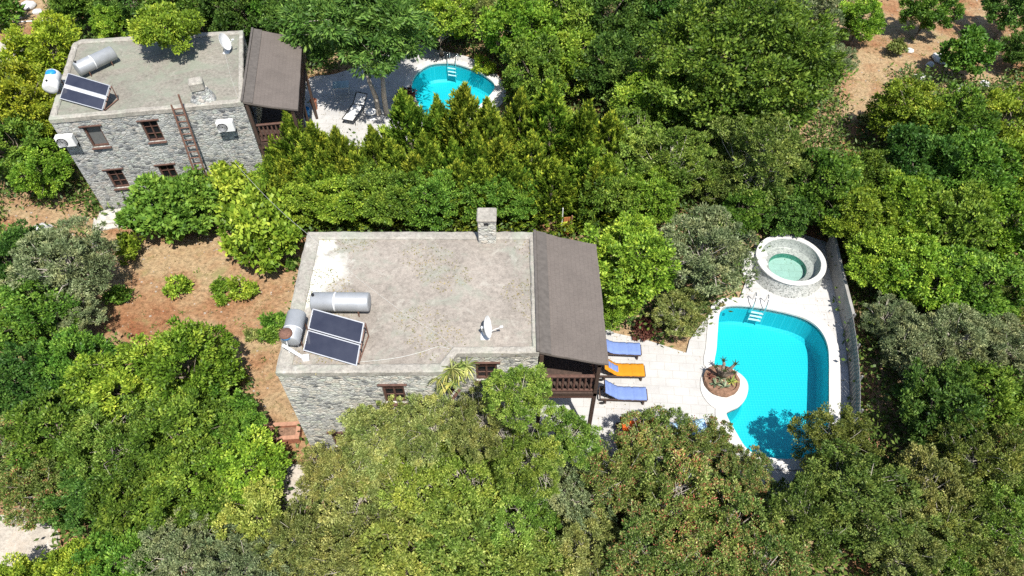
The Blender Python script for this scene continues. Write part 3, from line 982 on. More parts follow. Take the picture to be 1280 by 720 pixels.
lying_tank('water_tank', 'white boiler tank left of the far solar panels, among yellow-green leaves', p0, p1, .32, WHITE, ZR2, group='roof water tanks')

def float_tank(label, p, r, lid, stand_z):
    root = thing('header_tank', label, 'header tank', (p.x, p.y, stand_z), 0, 'small header tanks')
    h = p.z - stand_z
    b = MB(); b.lathe([(0, h - r * .8), (r * .6, h - r * .75), (r * .95, h - r * .3), (r, h), (r * .9, h + .06)], 20)
    b.build('bowl', BLUE_PLASTIC, root, smooth=True)
    l = MB(); l.lathe([(r * 1.03, h + .02), (r * 1.03, h + .07), (r * .7, h + .14), (0, h + .16)], 20); l.build('lid', lid, root, smooth=True)
    s = MB()
    for k in range(3):
        t = k * 2.1 + .4
        s.tube([(r * 1.1 * math.cos(t), r * 1.1 * math.sin(t), 0), (r * .5 * math.cos(t), r * .5 * math.sin(t), h - r * .6)], .018, 6)
    s.build('stand', WHITE_DULL, root)
    return root
float_tank('blue header tank with rusty lid beside the short grey tank on the near roof', at(357.5, 418, 6.75), .21, RUST, ZR1)
float_tank('bright blue header tank over the white boiler on the far roof', at(64, 92, 6.55), .22, BLUE_PLASTIC, ZR2)
wp = MB(); a, b = at(353, 431, 6.45), at(379, 447, 6.0)
wp.tube([a, a.lerp(b, .5), b], .055, 10); wp.box(b + Vector((.08, 0, -.04)), (.22, .2, .2), .2, .01)
tag(wp.build('drain_pipe', WHITE), 'white plastic pipe slanting from the header tank to the near solar panels', 'pipe')

def dish(label, p, zroof, face, d=.86):
    root = thing('satellite_dish', label, 'satellite dish', (p.x, p.y, zroof), 0, 'satellite dishes')
    c = Vector((0, 0, p.z - zroof)); f = Vector(face).normalized()
    m = MB(); r = d / 2
    m.lathe([(0, 0), (r * .35, .02), (r * .7, .055), (r, .12), (r * 1.02, .125), (r, .105), (r * .7, .035), (0, -.02)], 32, c, f)
    m.build('reflector', WHITE, root, smooth=True)
    e = c + f * .62 + Vector((0, 0, -.06))
    a = MB(); a.tube([c - Vector((0, 0, r * .9)) + f * .1, c + f * .35 - Vector((0, 0, r * .45)), e], .016, 6); a.build('feed_arm', WHITE_DULL, root)
    l = MB(); l.tube([e, e + f * -.1], .04, 8); l.build('receiver', WHITE_DULL, root)
    s = MB(); s.tube([(0, 0, 0), c - f * .12], .03, 8); s.tube([c - f * .12, c], .05, 8)
    s.box((0, 0, .02), (.3, .3, .04)); s.build('mast', WHITE_DULL, root)
    return root
dish('white satellite dish on the near house roof close to the window recess', at(606, 409, ZR1 + .52), ZR1, (1, -.08, .26), .74)
dish('white satellite dish at the rear of the far house roof', at(279, 53, ZR2 + .55), ZR2, (.93, -.05, .40), .82)

def ac_unit(label, px, py):
    x, z = on_wall(px, py, O2, ROT2)
    z += .02
    root = thing('air_conditioner', label, 'air conditioner', (O2[0] + x * math.cos(ROT2), O2[1] + x * math.sin(ROT2), z), ROT2, 'wall air conditioners')
    b = MB(); b.box((0, -.26, 0), (.76, .30, .54), None, .02); b.build('casing', WHITE, root)
    g = MB(); g.lathe([(.0, 0), (.225, 0), (.23, .012), (.205, .02)], 28, (-.13, -.413, 0), (0, -1, 0))
    g.build('fan_grille', BLACK, root)
    gg = MB()
    for k in range(1, 5): gg.lathe([(.05 * k, 0), (.05 * k + .012, .006), (.05 * k + .016, 0)], 24, (-.13, -.418, 0), (0, -1, 0))
    gg.build('fan_guard', WHITE_DULL, root)
    s = MB()
    for k in (-.3, .3): s.box((k, -.2, -.315), (.04, .40, .04)); s.box((k, -.012, -.44), (.04, .024, .26))
    s.build('bracket', BLACK, root)
    return root
ac_unit('white air conditioner on the far house front wall, right of the ladder', 283, 153)
ac_unit('white air conditioner on the far house front wall at the corner by the shuttered window', 84.5, 171.5)
hs = MB(); x, z = on_wall(94, 168, O2, ROT2)
W2 = lambda x, y, z: (O2[0] + x * math.cos(ROT2) - y * math.sin(ROT2), O2[1] + x * math.sin(ROT2) + y * math.cos(ROT2), z)

# ladder against the far house
xt, _ = on_wall(221, 128, O2, ROT2)
lad = thing('ladder', 'long rusty steel ladder leaning on the front wall of the far house', 'ladder', W2(xt - .1, -1.15, 0), ROT2)
for k, top in ((-.25, 6.1), (.25, 6.55)):
    m = MB(); m.tube([(k, 0, 0), (k * .9 + .12 * top / 6, .93 * top / 6, top)], .045, 6); m.build('rail', RUST, lad)
for k in range(19):
    z = .3 + k * .31
    f = z / 6
    m = MB(); m.tube([(-.23 + .03 * f + .12 * f, .93 * f, z), (.23 - .03 * f + .12 * f, .93 * f, z)], .028, 6); m.build('rung', RUST, lad)

def cable(name, label, cat, pts, r, mat):
    m = MB(); m.tube([Vector(p) for p in pts], r, 5); return tag(m.build(name, mat), label, cat)
def sag(a, b, s, n=14):
    a, b = Vector(a), Vector(b)
    return [a.lerp(b, i / n) + Vector((0, 0, -s * 4 * (i / n) * (1 - i / n))) for i in range(n + 1)]
xw, zw = on_wall(272, 176, O2, ROT2)
CW = plain('pale_cable', (.46, .46, .43), 0.6, vary=0.1)
cable('overhead_cable', 'thin pale cable strung from the far house wall across the near roof', 'cable',
      sag(W2(xw, -.03, zw), at(384, 292, 6.08), .5) + [at(405, 312, 5.945), at(450, 350, 5.945), at(500, 388, 5.945), at(548, 418, 5.945), at(566, 434, 5.945)], .006, CW)
cable('hose', 'pale hose curving over the near roof from the solar panels', 'hose',
      [(p[0], p[1], ZR1 + .02) for p in spline([at(*q, ZR1) for q in [(447, 453), (470, 451), (500, 447), (528, 440), (548, 434), (564, 437)]], 6, False)], .010, CW)
cable('dish_cable', 'white cable running from the far roof dish to the front parapet', 'cable',
      [at(280, 62, ZR2 + .3), at(283, 75, ZR2 + .02), at(289, 98, ZR2 + .02), at(297, 121, ZR2 + .06)], .006, CW)

# cloth hanging at the side of the far house
m = MB(); P = []
for j in range(7):
    for i in range(9):
        P.append(W2(-.16 + .05 * math.sin(i * 1.7 + j * .3), .5 + .17 * i, 4.5 - .17 * j - .06 * math.sin(i * .8)))
m.add(P, [(j * 9 + i, j * 9 + i + 1, j * 9 + 10 + i, j * 9 + 9 + i) for j in range(6) for i in range(8)])
o = m.build('hanging_cloth', REDCLOTH, None, True)
md = o.modifiers.new('thick', 'SOLIDIFY'); md.thickness = .02
tag(o, 'dark red cloth hanging on the side wall of the far house', 'cloth')

# ------------------------------------------------------------------ hot tub, steps, fences, ladders
tc0 = at(988.5, 324.5, .9)
tub = thing('hot_tub', 'round pebble mosaic hot tub with white rim above the large pool', 'hot tub', (tc0.x, tc0.y, DZ))
m = MB(); m.lathe([(1.66, 0), (1.63, .10), (1.57, .45), (1.53, .78)], 72); m.build('wall', MOSAIC, tub, True)
m = MB(); m.lathe([(1.53, .77), (1.57, .775), (1.59, .81), (1.57, .85), (1.36, .85), (1.34, .83), (1.34, .77)], 72, jit=.004); m.build('rim', WHITE_STONE, tub)
m = MB(); m.lathe([(1.345, .80), (1.24, .34), (1.20, .32), (.90, .31), (.87, .29)], 72); m.build('bench', mosaic_mat('bench_mosaic', [(.13, .15, .14), (.22, .245, .225), (.30, .33, .30)], 15, (.34, .36, .34)), tub, True)
m = MB(); m.lathe([(.87, .29), (.86, -.02), (.80, -.06), (0.0, -.06)], 64); m.build('well', SPA_TILE, tub, True)
m = MB(); m.disc((0, 0, .27), .872, 64); m.build('water', SPA_WATER, tub)
st = thing('garden_steps', 'white steps climbing to the left of the hot tub', 'steps', (at(946, 345, .1).x, at(946, 345, .1).y, DZ))
for k in range(3):
    m = MB(); m.box((-.12 + .02 * k, .1 + .36 * k, .11 * (k + 1)), (1.15, .36, .22 * (k + 1)), .08, .02); m.build('step', WHITE_STONE, st)

def fence_line(pts, h, t, mb, z0=0.0):
    for a, b in zip(pts[:-1], pts[1:]):
        a, b = Vector(a), Vector(b); d = b - a
        mb.box(((a.x + b.x) / 2, (a.y + b.y) / 2, z0 + h / 2), (d.length + .01, t, h), math.atan2(d.y, d.x))
fl_ = [at(x, y, .1) for x, y in [(1031, 309), (1036, 335), (1042, 362), (1049, 392), (1054, 412)]]
fw = thing('garden_wall', 'plain grey rendered wall curving beside the hot tub', 'wall', (fl_[2].x, fl_[2].y, 0))
m = MB(); pts = spline(fl_, 5, False)
n = len(pts)
for (dx, nm) in ((0, 'x'),):
    lo = [(x, y) for x, y in pts]; hi = [(x + .13, y + .03) for x, y in pts]
    ring_ = lo + hi[::-1]
    m.slab([ccw(ring_)], 0, 1.2)
m.build('panel', WALL_GREY, fw, world=True)
f2 = spline([at(x, y, .1) for x, y in [(1054.3, 413), (1058, 440), (1061, 470), (1062.5, 505), (1061, 545), (1056, 590)]], 7, False)
bf = thing('board_fence', 'grey vertical board fence along the outer side of the large pool', 'fence', (f2[10][0], f2[10][1], 0))
m = MB(); acc = 0; rngf = random.Random(3)
P_ = [Vector(p) for p in f2]
Ls = [0]
for a, b in zip(P_[:-1], P_[1:]): Ls.append(Ls[-1] + (b - a).length)
def on_line(s):
    for i in range(len(Ls) - 1):
        if s <= Ls[i + 1]: 
            f = (s - Ls[i]) / (Ls[i + 1] - Ls[i]); return P_[i].lerp(P_[i + 1], f), (P_[i + 1] - P_[i])
    return P_[-1], P_[-1] - P_[-2]
s = .08
bd = MB(); nb = 0
while s < Ls[-1]:
    p, d = on_line(s)
    bd.box((p.x, p.y, 0.61 + rngf.uniform(-.012, .012)), (.17, .025, 1.2), math.atan2(d.y, d.x) + rngf.uniform(-.03, .03))
    s += .205
bd.build('board', FENCE_GREY, bf, world=True)
for z in (.3, 1.0):
    rl = MB(); rl.tube([(p.x + .05, p.y + .01, z) for p in P_], .03, 4); rl.build('rail', FENCE_GREY, bf, world=True)
s = .0
while s < Ls[-1]:
    p, d = on_line(s); po = MB(); po.box((p.x + .10, p.y + .02, .62), (.07, .07, 1.24), math.atan2(d.y, d.x)); po.build('post', FENCE_GREY, bf, world=True); s += 1.6

def pool_ladder(label, pl, pr):
    c = (pl + pr) / 2
    d = (pr - pl).normalized(); fwd = Vector((d.y, -d.x, 0))
    root = thing('pool_ladder', label, 'pool ladder', (c.x, c.y, DZ), 0, 'pool ladders')
    w_ = .27
    for k in (-1, 1):
        o = d * (w_ * k)
        m = MB()
        pts = [o + Vector((0, 0, z)) + fwd * f for f, z in ((-.35, 0), (-.36, .45), (-.28, .64), (-.12, .68), (.02, .62), (.12, .45), (.17, .1), (.17, -.9))]
        m.tube(spline3(pts), .022, 8); m.build('handrail', STEEL, root, True)
    for z in (-.2, -.45, -.7):
        m = MB(); cc = fwd * .17 + Vector((0, 0, z)); m.box(cc, (2 * w_, .09, .03), math.atan2(d.y, d.x)); m.build('tread', WHITE_DULL, root)
    return root
def spline3(P, per=4):
    out = []
    n = len(P)
    for i in range(n - 1):
        a, b, c, d = P[max(i - 1, 0)], P[i], P[i + 1], P[min(i + 2, n - 1)]
        for k in range(per):
            t = k / per
            out.append(0.5 * ((2 * b) + (c - a) * t + (2 * a - 5 * b + 4 * c - d) * t * t + (3 * b - a - 3 * c + d) * t ** 3))
    return out + [P[-1]]
pool_ladder('chrome pool ladder at the large pool below the hot tub', at(941, 383, DZ), at(955, 385.5, DZ))
pool_ladder('chrome pool ladder at the small far pool', at(560.5, 79.5, DZ), at(570.5, 81, DZ))

# ------------------------------------------------------------------ sun loungers
def lounger(label, px, py, cushion, towel=None, rz=0.0, lift=R(38)):
    p = at(px, py, DZ)
    root = thing('sun_lounger', label, 'sun lounger', (p.x, p.y, DZ), rz, 'sun loungers by the large pool')
    Lf, Wf = 1.86, .64                           # head at -x, foot at +x
    f = MB()
    for k in (-1, 1): f.box((0, k * (Wf / 2 - .03), .29), (Lf, .06, .08), None, .01)
    for k in (-.95, -.3, .3, .95): f.box((k, 0, .285), (.05, Wf - .12, .05))
    for k in range(6): f.box((-.12 + k * .2, 0, .315), (.12, Wf - .12, .02))
    fo = f.build('frame', WOOD_DARK, root)
    for a, b in ((-.72, -1), (-.72, 1), (.80, -1), (.80, 1)):
        m = MB(); m.box((a, b * (Wf / 2 - .03), .125), (.07, .06, .25)); m.build('leg', WOOD_DARK, root)
    for b in (-1, 1):
        m = MB(); m.lathe([(0, 0), (.09, 0), (.09, .03), (0, .03)], 16, (-.86, b * (Wf / 2 + .005) - (.03 if b < 0 else 0), .09), (0, 1, 0)); m.build('wheel', BLACK, root)
    hx = -.22
    ca, sa = math.cos(lift), math.sin(lift)
    m = MB(); 
    for k in range(4):
        d = .12 + k * .2; m.box((hx - d * ca, 0, .33 + d * sa), (.12, Wf - .1, .02), (__import__('mathutils').Euler((0, lift, 0))))
    m.build('backrest', WOOD_DARK, root)
    def pad(x_foot, x_hinge, back, w, z, th, mat, name, jit=.006):
        q = MB(); prof = []
        n1, n2 = 18, 12
        for i in range(n1 + 1): prof.append((x_foot + (x_hinge - x_foot) * i / n1, z - (.028 if i % 5 == 4 else 0) + .006 * math.sin(i * 1.9)))
        for i in range(1, n2 + 1):
            d = back * i / n2
            prof.append((x_hinge - d * ca, z + d * sa - (.028 if i % 5 == 3 else 0) + .006 * math.sin(i * 2.1)))
        cols = 7; P = []
        for top in (1, 0):
            for (x, zz) in prof:
                for c in range(cols):
                    y = (c / (cols - 1) - .5) * w
                    edge = 1 if 0 < c < cols - 1 else .45
                    P.append((x, y, zz + (th * edge if top else 0)))
        N = len(prof); fs = []
        for r_ in range(N - 1):
            for c in range(cols - 1):
                a = r_ * cols + c
                fs.append((a, a + 1, a + cols + 1, a + cols)); b = N * cols + a
                fs.append((b, b + cols, b + cols + 1, b + 1))
        rim = [c for c in range(cols)] + [r_ * cols + cols - 1 for r_ in range(1, N)] + [(N - 1) * cols + c for c in range(cols - 2, -1, -1)] + [r_ * cols for r_ in range(N - 2, 0, -1)]
        k = len(rim)
        q.add(P, fs); base = len(q.v) - len(P)
        q.f += [(base + rim[i], base + N * cols + rim[i], base + N * cols + rim[(i + 1) % k], base + rim[(i + 1) % k]) for i in range(k)]
        return q.build(name, mat, root, True)
    pad(.92, hx, .74, Wf - .02, .335, .085, cushion, 'cushion')
    if towel: pad(hx + .06, hx, .50, Wf * .5, .425, .02, towel, 'towel')
    return root
lounger('blue sun lounger closest to the bright green tree', 772, 441, BLUE_CLOTH, None, R(-3), R(30))
lounger('ochre sun lounger between the two blue ones', 776, 468, ORANGE_CLOTH, BLUE_CLOTH, R(-1), R(42))
lounger('blue sun lounger touching the reddish trees below the balcony corner', 778, 497, BLUE_CLOTH, None, R(-2), R(40))
lounger('tangerine sun lounger almost hidden under the reddish trees', 800, 540, TANGERINE, None, R(4), R(35))
lounger('pale blue sun lounger glimpsed through reddish leaves beside the planted island', 852, 542, PALE_BLUE, None, R(10), R(35))

# ------------------------------------------------------------------ planted island at the pool edge
ic = at(901, 478, DZ)
pb = thing('planter', 'round stone-edged planter of cacti on the white pool peninsula', 'planter', (ic.x, ic.y, DZ + .04))
m = MB(); m.lathe([(.74, 0), (.76, .10), (.72, .2), (.63, .21), (.61, .12)], 26, jit=.03); m.build('rim', EARTH, pb)
m = MB(); m.disc((0, 0, .13), .65, 26); m.build('soil', EARTH, pb)

# ------------------------------------------------------------------ far terrace furniture
tp = at(426, 106, .75)
tb = thing('garden_table', 'white-legged glass-topped table on the shaded far terrace', 'table', (tp.x, tp.y, DZ), R(8))
m = MB(); m.box((0, 0, .66), (.95, .75, .03), None, .01); m.build('top', plain('table_glass', (.30, .40, .42), 0.08, vary=.1, spec=.6), tb)
m = MB()
for a, b in ((-1, -1), (1, -1), (1, 1), (-1, 1)):
    pass
for a in (-.44, .44): m.box((a, 0, .63), (.05, .72, .03))
for b in (-.34, .34): m.box((0, b, .63), (.85, .05, .03))
m.build('apron', WHITE, tb)
for a, b in ((-.43, -.33), (.43, -.33), (.43, .33), (-.43, .33)):
    m = MB(); m.tube([(a, b, 0), (a, b, .63)], .024, 8); m.build('leg', WHITE, tb)
tp = at(446, 142, DZ)
sb = thing('sun_bed', 'black-framed sun bed with white sling on the far terrace', 'sun bed', (tp.x, tp.y, DZ), R(74))
fr = MB()
for k in (-.34, .34): fr.tube([(-1.15, k, .36), (.35, k, .36), (1.0, k, .75)], .028, 8)
for x, z in ((-1.15, .36), (.35, .36), (1.0, .75)): fr.tube([(x, -.34, z), (x, .34, z)], .026, 8)
fr.build('frame', BLACK, sb)
for a in (-.95, .2):
    for k in (-.33, .33):
        m = MB(); m.tube([(a - .1, k * 1.15, 0), (a + .1, k, .35)], .024, 6); m.build('leg', BLACK, sb)
m = MB(); P = []
for x, z in ((-1.12, .37), (-.7, .34), (-.2, .34), (.35, .36), (.68, .56), (.98, .74)):
    P += [(x, -.31, z), (x, .31, z), (x, -.31, z - .012), (x, .31, z - .012)]
m.add(P, [(i * 4, i * 4 + 1, i * 4 + 5, i * 4 + 4) for i in range(5)] + [(i * 4 + 2, i * 4 + 6, i * 4 + 7, i * 4 + 3) for i in range(5)])
m.build('sling', WHITE, sb)
def pot(label, px, py, r, h, mat):
    p = at(px, py, DZ)
    root = thing('plant_pot', label, 'plant pot', (p.x, p.y, DZ), 0, 'pots on the far terrace')
    m = MB(); m.lathe([(0, 0), (r * .7, 0), (r, h), (r * 1.08, h), (r * 1.08, h * .9), (r * .9, h * .85), (0, h * .85)], 16); m.build('body', mat, root)
    return root
pot('blue tub on the far terrace at the balcony corner', 384, 145, .22, .5, BLUE_PLASTIC)
pot('rust red tub on the far terrace next to the blue tub', 394, 136, .2, .6, BRICK_RED)
tp = at(464, 141, .5)
tb = thing('side_table', 'small round white table at the foot of the pale-stemmed tree', 'table', (tp.x, tp.y, DZ))
m = MB(); m.lathe([(0, .45), (.3, .45), (.31, .47), (.3, .49), (0, .49)], 24); m.build('top', WHITE, tb)
m = MB(); m.lathe([(.2, 0), (.18, .03), (.035, .06), (.03, .45)], 16); m.build('pedestal', WHITE, tb)

# ------------------------------------------------------------------ garden things
bp = at(349, 540, .3)
br = thing('brick_planter', 'low red brick trough at the foot of the near house corner', 'planter', (bp.x, bp.y, 0), R(4))
m = MB()
for k in (-1, 1): m.box((0, k * .30, .17), (1.62, .14, .34), None, .01)
for k in (-1, 1): m.box((k * .74, 0, .17), (.14, .458, .34), None, .01)
m.build('wall', BRICK_RED, br)
m = MB()
for k in (-1, 1): m.box((0, k * .30, .365), (1.66, .17, .05), None, .01)
for k in (-1, 1): m.box((k * .745, 0, .367), (.17, .43, .05), None, .01)
m.build('coping', BRICK_PALE, br)
m = MB(); m.box((0, 0, .12), (1.36, .46, .2)); m.build('soil', EARTH, br)
gp = at(708, 284, .6)
gt = thing('garden_gate', 'narrow rust-orange gate panel behind the near porch roof', 'gate', (gp.x, gp.y, 0), R(8))
m = MB()
for k in range(3): m.box((-.11 + k * .11, 0, .65), (.1, .03, 1.25))
m.build('panel', plain('rust_orange', (.40, .15, .055), 0.85, vary=.4, scale=9), gt)
m = MB(); m.tube([(-.24, 0, 0), (-.24, 0, 1.9)], .03, 8); m.build('post', WHITE_DULL, gt)
m = MB(); m.tube([(.24, 0, 0), (.24, 0, 1.35)], .03, 8); m.build('post', BRICK_PALE, gt)

def boulder(name, label, px, py, r, mat, seed, group=None, flat=.7):
    rng = random.Random(seed)
    p = at(px, py, r * .35)
    import bmesh
    bm = bmesh.new()
    bmesh.ops.create_icosphere(bm, subdivisions=3, radius=1)
    cuts = [(Vector((rng.gauss(0, 1), rng.gauss(0, 1), rng.gauss(0, 1))).normalized(), rng.uniform(.62, .9)) for _ in range(9)]
    for v in bm.verts:
        q = v.co.copy()
        for n_, d in cuts:
            e = q.dot(n_) - d
            if e > 0: q -= n_ * e * .9
        q *= 1 + .05 * math.sin(q.x * 9 + q.y * 7) 
        v.co = Vector((q.x * r * 1.15, q.y * r, q.z * r * flat))
    me = bpy.data.meshes.new(name); bm.to_mesh(me); bm.free(); me.materials.append(mat)
    o = bpy.data.objects.new(name, me); COL.objects.link(o); o.location = (p.x, p.y, r * flat * .45); o.rotation_euler = (0, 0, rng.uniform(0, 6))
    return tag(o, label, 'rock', group)
boulder('boulder', 'large grey boulder on bare soil below the far house', 53, 287, .42, ROCK, 1)
boulder('boulder', 'small grey stone lying on soil above the olive tree', 119, 306, .17, ROCK, 2)
for i, (x, y, r, lab) in enumerate([(1137, 62, .28, 'pale rock under the sparse tree, farthest along the dirt clearing'), (1150, 95, .35, 'pale rock nearest the narrow end of the dirt clearing'),
        (1178, 72, .55, 'largest white rock in the dirt clearing'), (1163, 80, .3, 'pale rock touching the largest white rock of the clearing'), (1205, 112, .42, 'flat pale rock at the clearing edge above the wood'),
        (1232, 104, .3, 'small pale rock at the far end of the clearing edge'), (1043, 63, .25, 'white stone under the small tree beside the dirt path')]):
    boulder('rock', lab, x, y, r, ROCK_PALE, 20 + i, 'pale rocks in the clearing', .5)
for i, (x, y, r, lab) in enumerate([(35, 6, .5, 'pale rock in the bare corner behind the yellow-green tree'), (22, 20, .35, 'rock on dry grass beside the round corner shrub'), (46, 14, .3, 'small rock beside the thicket behind the far house')]):
    boulder('rock', lab, x, y, r, ROCK, 40 + i, 'rocks in the dry corner', .55)
pp = [at(-10, 30, .06), at(15, 28, .06), at(35, 26.5, .06), at(62, 26, .06)]
cable('water_pipe', 'thin grey pipe lying across the dry dirt behind the yellow-green tree', 'pipe', pp, .05, WHITE_DULL)

# ------------------------------------------------------------------ foliage builders
def leaves_mesh(name, base, d, side, L, Wd_, tone, fold=0.22):
    """One folded four-sided blade per leaf: base points, directions, side vectors, lengths, widths, tones."""
    n = len(base)
    nrm = np.cross(d, side)
    V = np.empty((n, 4, 3), np.float32)
    V[:, 0] = base
    m = base + d * (L * .45)[:, None] - nrm * (Wd_ * fold)[:, None] * 0
    V[:, 1] = m + side * (Wd_ * .5)[:, None] + nrm * (Wd_ * fold)[:, None]
    V[:, 2] = base + d * L[:, None]
    V[:, 3] = m - side * (Wd_ * .5)[:, None] + nrm * (Wd_ * fold)[:, None]
    me = bpy.data.meshes.new(name)
    me.vertices.add(n * 4); me.vertices.foreach_set('co', V.reshape(-1))
    me.loops.add(n * 4); me.loops.foreach_set('vertex_index', np.arange(n * 4, dtype=np.int32))
    me.polygons.add(n); me.polygons.foreach_set('loop_start', np.arange(0, n * 4, 4, dtype=np.int32))
    a = me.attributes.new('tone', 'FLOAT', 'FACE'); a.data.foreach_set('value', np.clip(tone, 0, 1).astype(np.float32))
    me.update(calc_edges=True)
    return me

def unit(a): return a / np.maximum(np.linalg.norm(a, axis=1, keepdims=True), 1e-6)

def crown(name, seed, Rr, Hz, cz, n_clump, per, L, W_, mat, clump_r=.17, lobes=9, up=.35, lo=.34, hi=.52, sprig=.10):
    """Several unequal leaf masses per crown, each a shell of clumps, with sprigs poking out and gaps between."""
    rg = np.random.default_rng(seed)
    ax = np.array([Rr, Rr, Hz])
    bd = unit(rg.normal(size=(lobes, 3)) * np.array([1, 1, .8]) + np.array([0, 0, .15]))
    # spread the masses apart a little
    for _ in range(30):
        df = bd[:, None] - bd[None]; dist = np.linalg.norm(df, axis=2) + np.eye(lobes) * 9
        bd = unit(bd + (df / dist[..., None] ** 3).sum(1) * .02)
    brad = lo + (hi - lo) * rg.random(lobes)
    bcen = bd * (1.02 - brad * (.85 + .3 * rg.random(lobes)))[:, None]
    bcen[0] = (0, 0, .12); brad[0] = hi * 1.05
    pick = rg.choice(lobes, size=n_clump * 3, p=brad ** 2 / (brad ** 2).sum())
    d = unit(rg.normal(size=(n_clump * 3, 3)))
    t = .72 + .28 * rg.random(n_clump * 3) ** .6
    t = np.where(rg.random(n_clump * 3) < sprig, t + .10 + .22 * rg.random(n_clump * 3), t)
    cen = bcen[pick] + d * (brad[pick] * t)[:, None]
    depth = np.min(np.linalg.norm(cen[:, None] - bcen[None], axis=2) / brad[None], axis=1)
    keep = np.where((depth > .68) & (cen[:, 2] > -.62))[0][:n_clump]
    cen, pick, d, t = cen[keep], pick[keep], d[keep], t[keep]
    nc = len(cen)
    lob_tone = .10 * rg.normal(size=lobes)
    ctone = np.clip(.44 + lob_tone[pick] + .17 * rg.normal(size=nc), .02, .98)
    idx = np.repeat(np.arange(nc), per); n = len(idx)
    cr = Rr * clump_r * (.55 + .8 * rg.random(nc)) * np.where(t > 1, .6, 1)
    q = unit(rg.normal(size=(n, 3))) * (rg.random(n) ** .5)[:, None]
    base = cen[idx] * ax + q * cr[idx][:, None] * np.array([1, 1, .7])
    out = d[idx]
    dirn = unit(out * .55 + unit(q) * .65 + rg.normal(size=(n, 3)) * .5 + np.array([0, 0, up]))
    nr = unit(out * .45 + np.array([0, 0, .6]) + rg.normal(size=(n, 3)) * .6)
    side = unit(np.cross(dirn, nr))
    tone = ctone[idx] * .52 + .48 * np.clip(.5 + .36 * rg.normal(size=n), 0, 1)  # random leaf tone, spread widened to paint in pale gloss highlights
    base[:, 2] += cz
    me = leaves_mesh(name, base, dirn, side, L * (.65 + .7 * rg.random(n)), W_ * (.7 + .6 * rg.random(n)), tone)
    me.materials.append(mat)
    return me, cen * ax + np.array([0, 0, cz])

def trunk_mesh(name, seed, cen, cz, r0, mat, lean=(0, 0), stems=1, limbs=9, twigs=26):
    rng = random.Random(seed)
    m = MB()
    picks = rng.sample(range(len(cen)), min(len(cen), limbs + twigs))
    hub = []
    for s_ in range(stems):
        a = s_ * 2.4 + rng.random()
        sp = 0 if stems == 1 else r0 * 2.2
        top = Vector((math.cos(a) * sp * 3.5, math.sin(a) * sp * 3.5, cz * .8))
        b = Vector((lean[0] + math.cos(a) * sp, lean[1] + math.sin(a) * sp, -.1))
        mid = b.lerp(top, .5) + Vector((rng.uniform(-.12, .12), rng.uniform(-.12, .12), 0))
        m.tube([b - Vector((0, 0, 4.2)), b], [r0 * 1.3, r0 * 1.25], 8, False)
        m.tube([b, b.lerp(mid, .5), mid, top], [r0 * 1.25, r0, r0 * .85, r0 * .6], 8)
        hub += [mid, mid.lerp(top, .6), top]
    for i, k in enumerate(picks):
        c = Vector(cen[k]); h = rng.choice(hub)
        big = i < limbs
        e = h.lerp(c, 1.03 if not big else .95)
        j = (c - h).length * .13
        p1 = h.lerp(e, .35) + Vector((rng.uniform(-j, j), rng.uniform(-j, j), rng.uniform(0, j)))
        p2 = h.lerp(e, .7) + Vector((rng.uniform(-j, j), rng.uniform(-j, j), rng.uniform(0, j)))
        r1 = r0 * (.5 if big else .24)
        m.tube([h, p1, p2, e], [r1, r1 * .75, r1 * .5, r1 * .15], 5, False)
    me = bpy.data.meshes.new(name)
    me.from_pydata(m.v, [], m.f)
    me.materials.append(mat)
    me.polygons.foreach_set('use_smooth', [True] * len(me.polygons))
    return me

def conifer_mesh(name, seed, Hh, Rb, mat):
    rg = np.random.default_rng(seed)
    ns, per = 430, 44
    f = rg.random(ns) ** 1.1
    phi = rg.random(ns) * 2 * PI
    lum = 1 + .13 * np.sin(phi * 2 + seed) + .15 * rg.normal(size=ns)
    rr = Rb * np.where(f < .12, .80 + f * 1.6, (1 - f) ** .92 * 1.12) * lum * (.5 + .5 * rg.random(ns) ** .5)
    bend = .10 * np.sin(f * 2.5 + seed)
    cen = np.stack([rr * np.cos(phi) + bend, rr * np.sin(phi), .25 + f * (Hh - .75) + .12 * rg.normal(size=ns)], 1)
    out = np.stack([np.cos(phi), np.sin(phi), np.zeros(ns)], 1)
    sd_ = unit(out * np.clip(.62 - .62 * f, .02, 1)[:, None] + np.array([0, 0, 1.0]) * (.55 + .6 * f)[:, None] + rg.normal(size=(ns, 3)) * (.17 - .09 * f)[:, None])
    st = np.clip(.42 + .2 * rg.normal(size=ns), 0, 1)
    idx = np.repeat(np.arange(ns), per); n = len(idx)
    k = rg.random(n)
    slen = (.50 + .42 * rg.random(ns)) * (1.05 - .35 * f)
    sidev = unit(np.cross(sd_, np.array([0, 0, 1.0]) + rg.normal(size=(ns, 3)) * .6))
    lat = (rg.random(n) - .5) * 2
    base = cen[idx] + sd_[idx] * (k * slen[idx])[:, None] + sidev[idx] * (lat * (1 - k) * .15)[:, None]
    d = unit(sd_[idx] + sidev[idx] * (lat * .5)[:, None] + rg.normal(size=(n, 3)) * .13)
    s = unit(np.cross(d, out[idx] + rg.normal(size=(n, 3)) * .5))
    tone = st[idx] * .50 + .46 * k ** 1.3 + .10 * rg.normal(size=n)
    me = leaves_mesh(name, base, d, s, .19 * (.6 + .7 * rg.random(n)), .050 * (.7 + .6 * rg.random(n)), tone)
    me.materials.append(mat)
    return me, cen

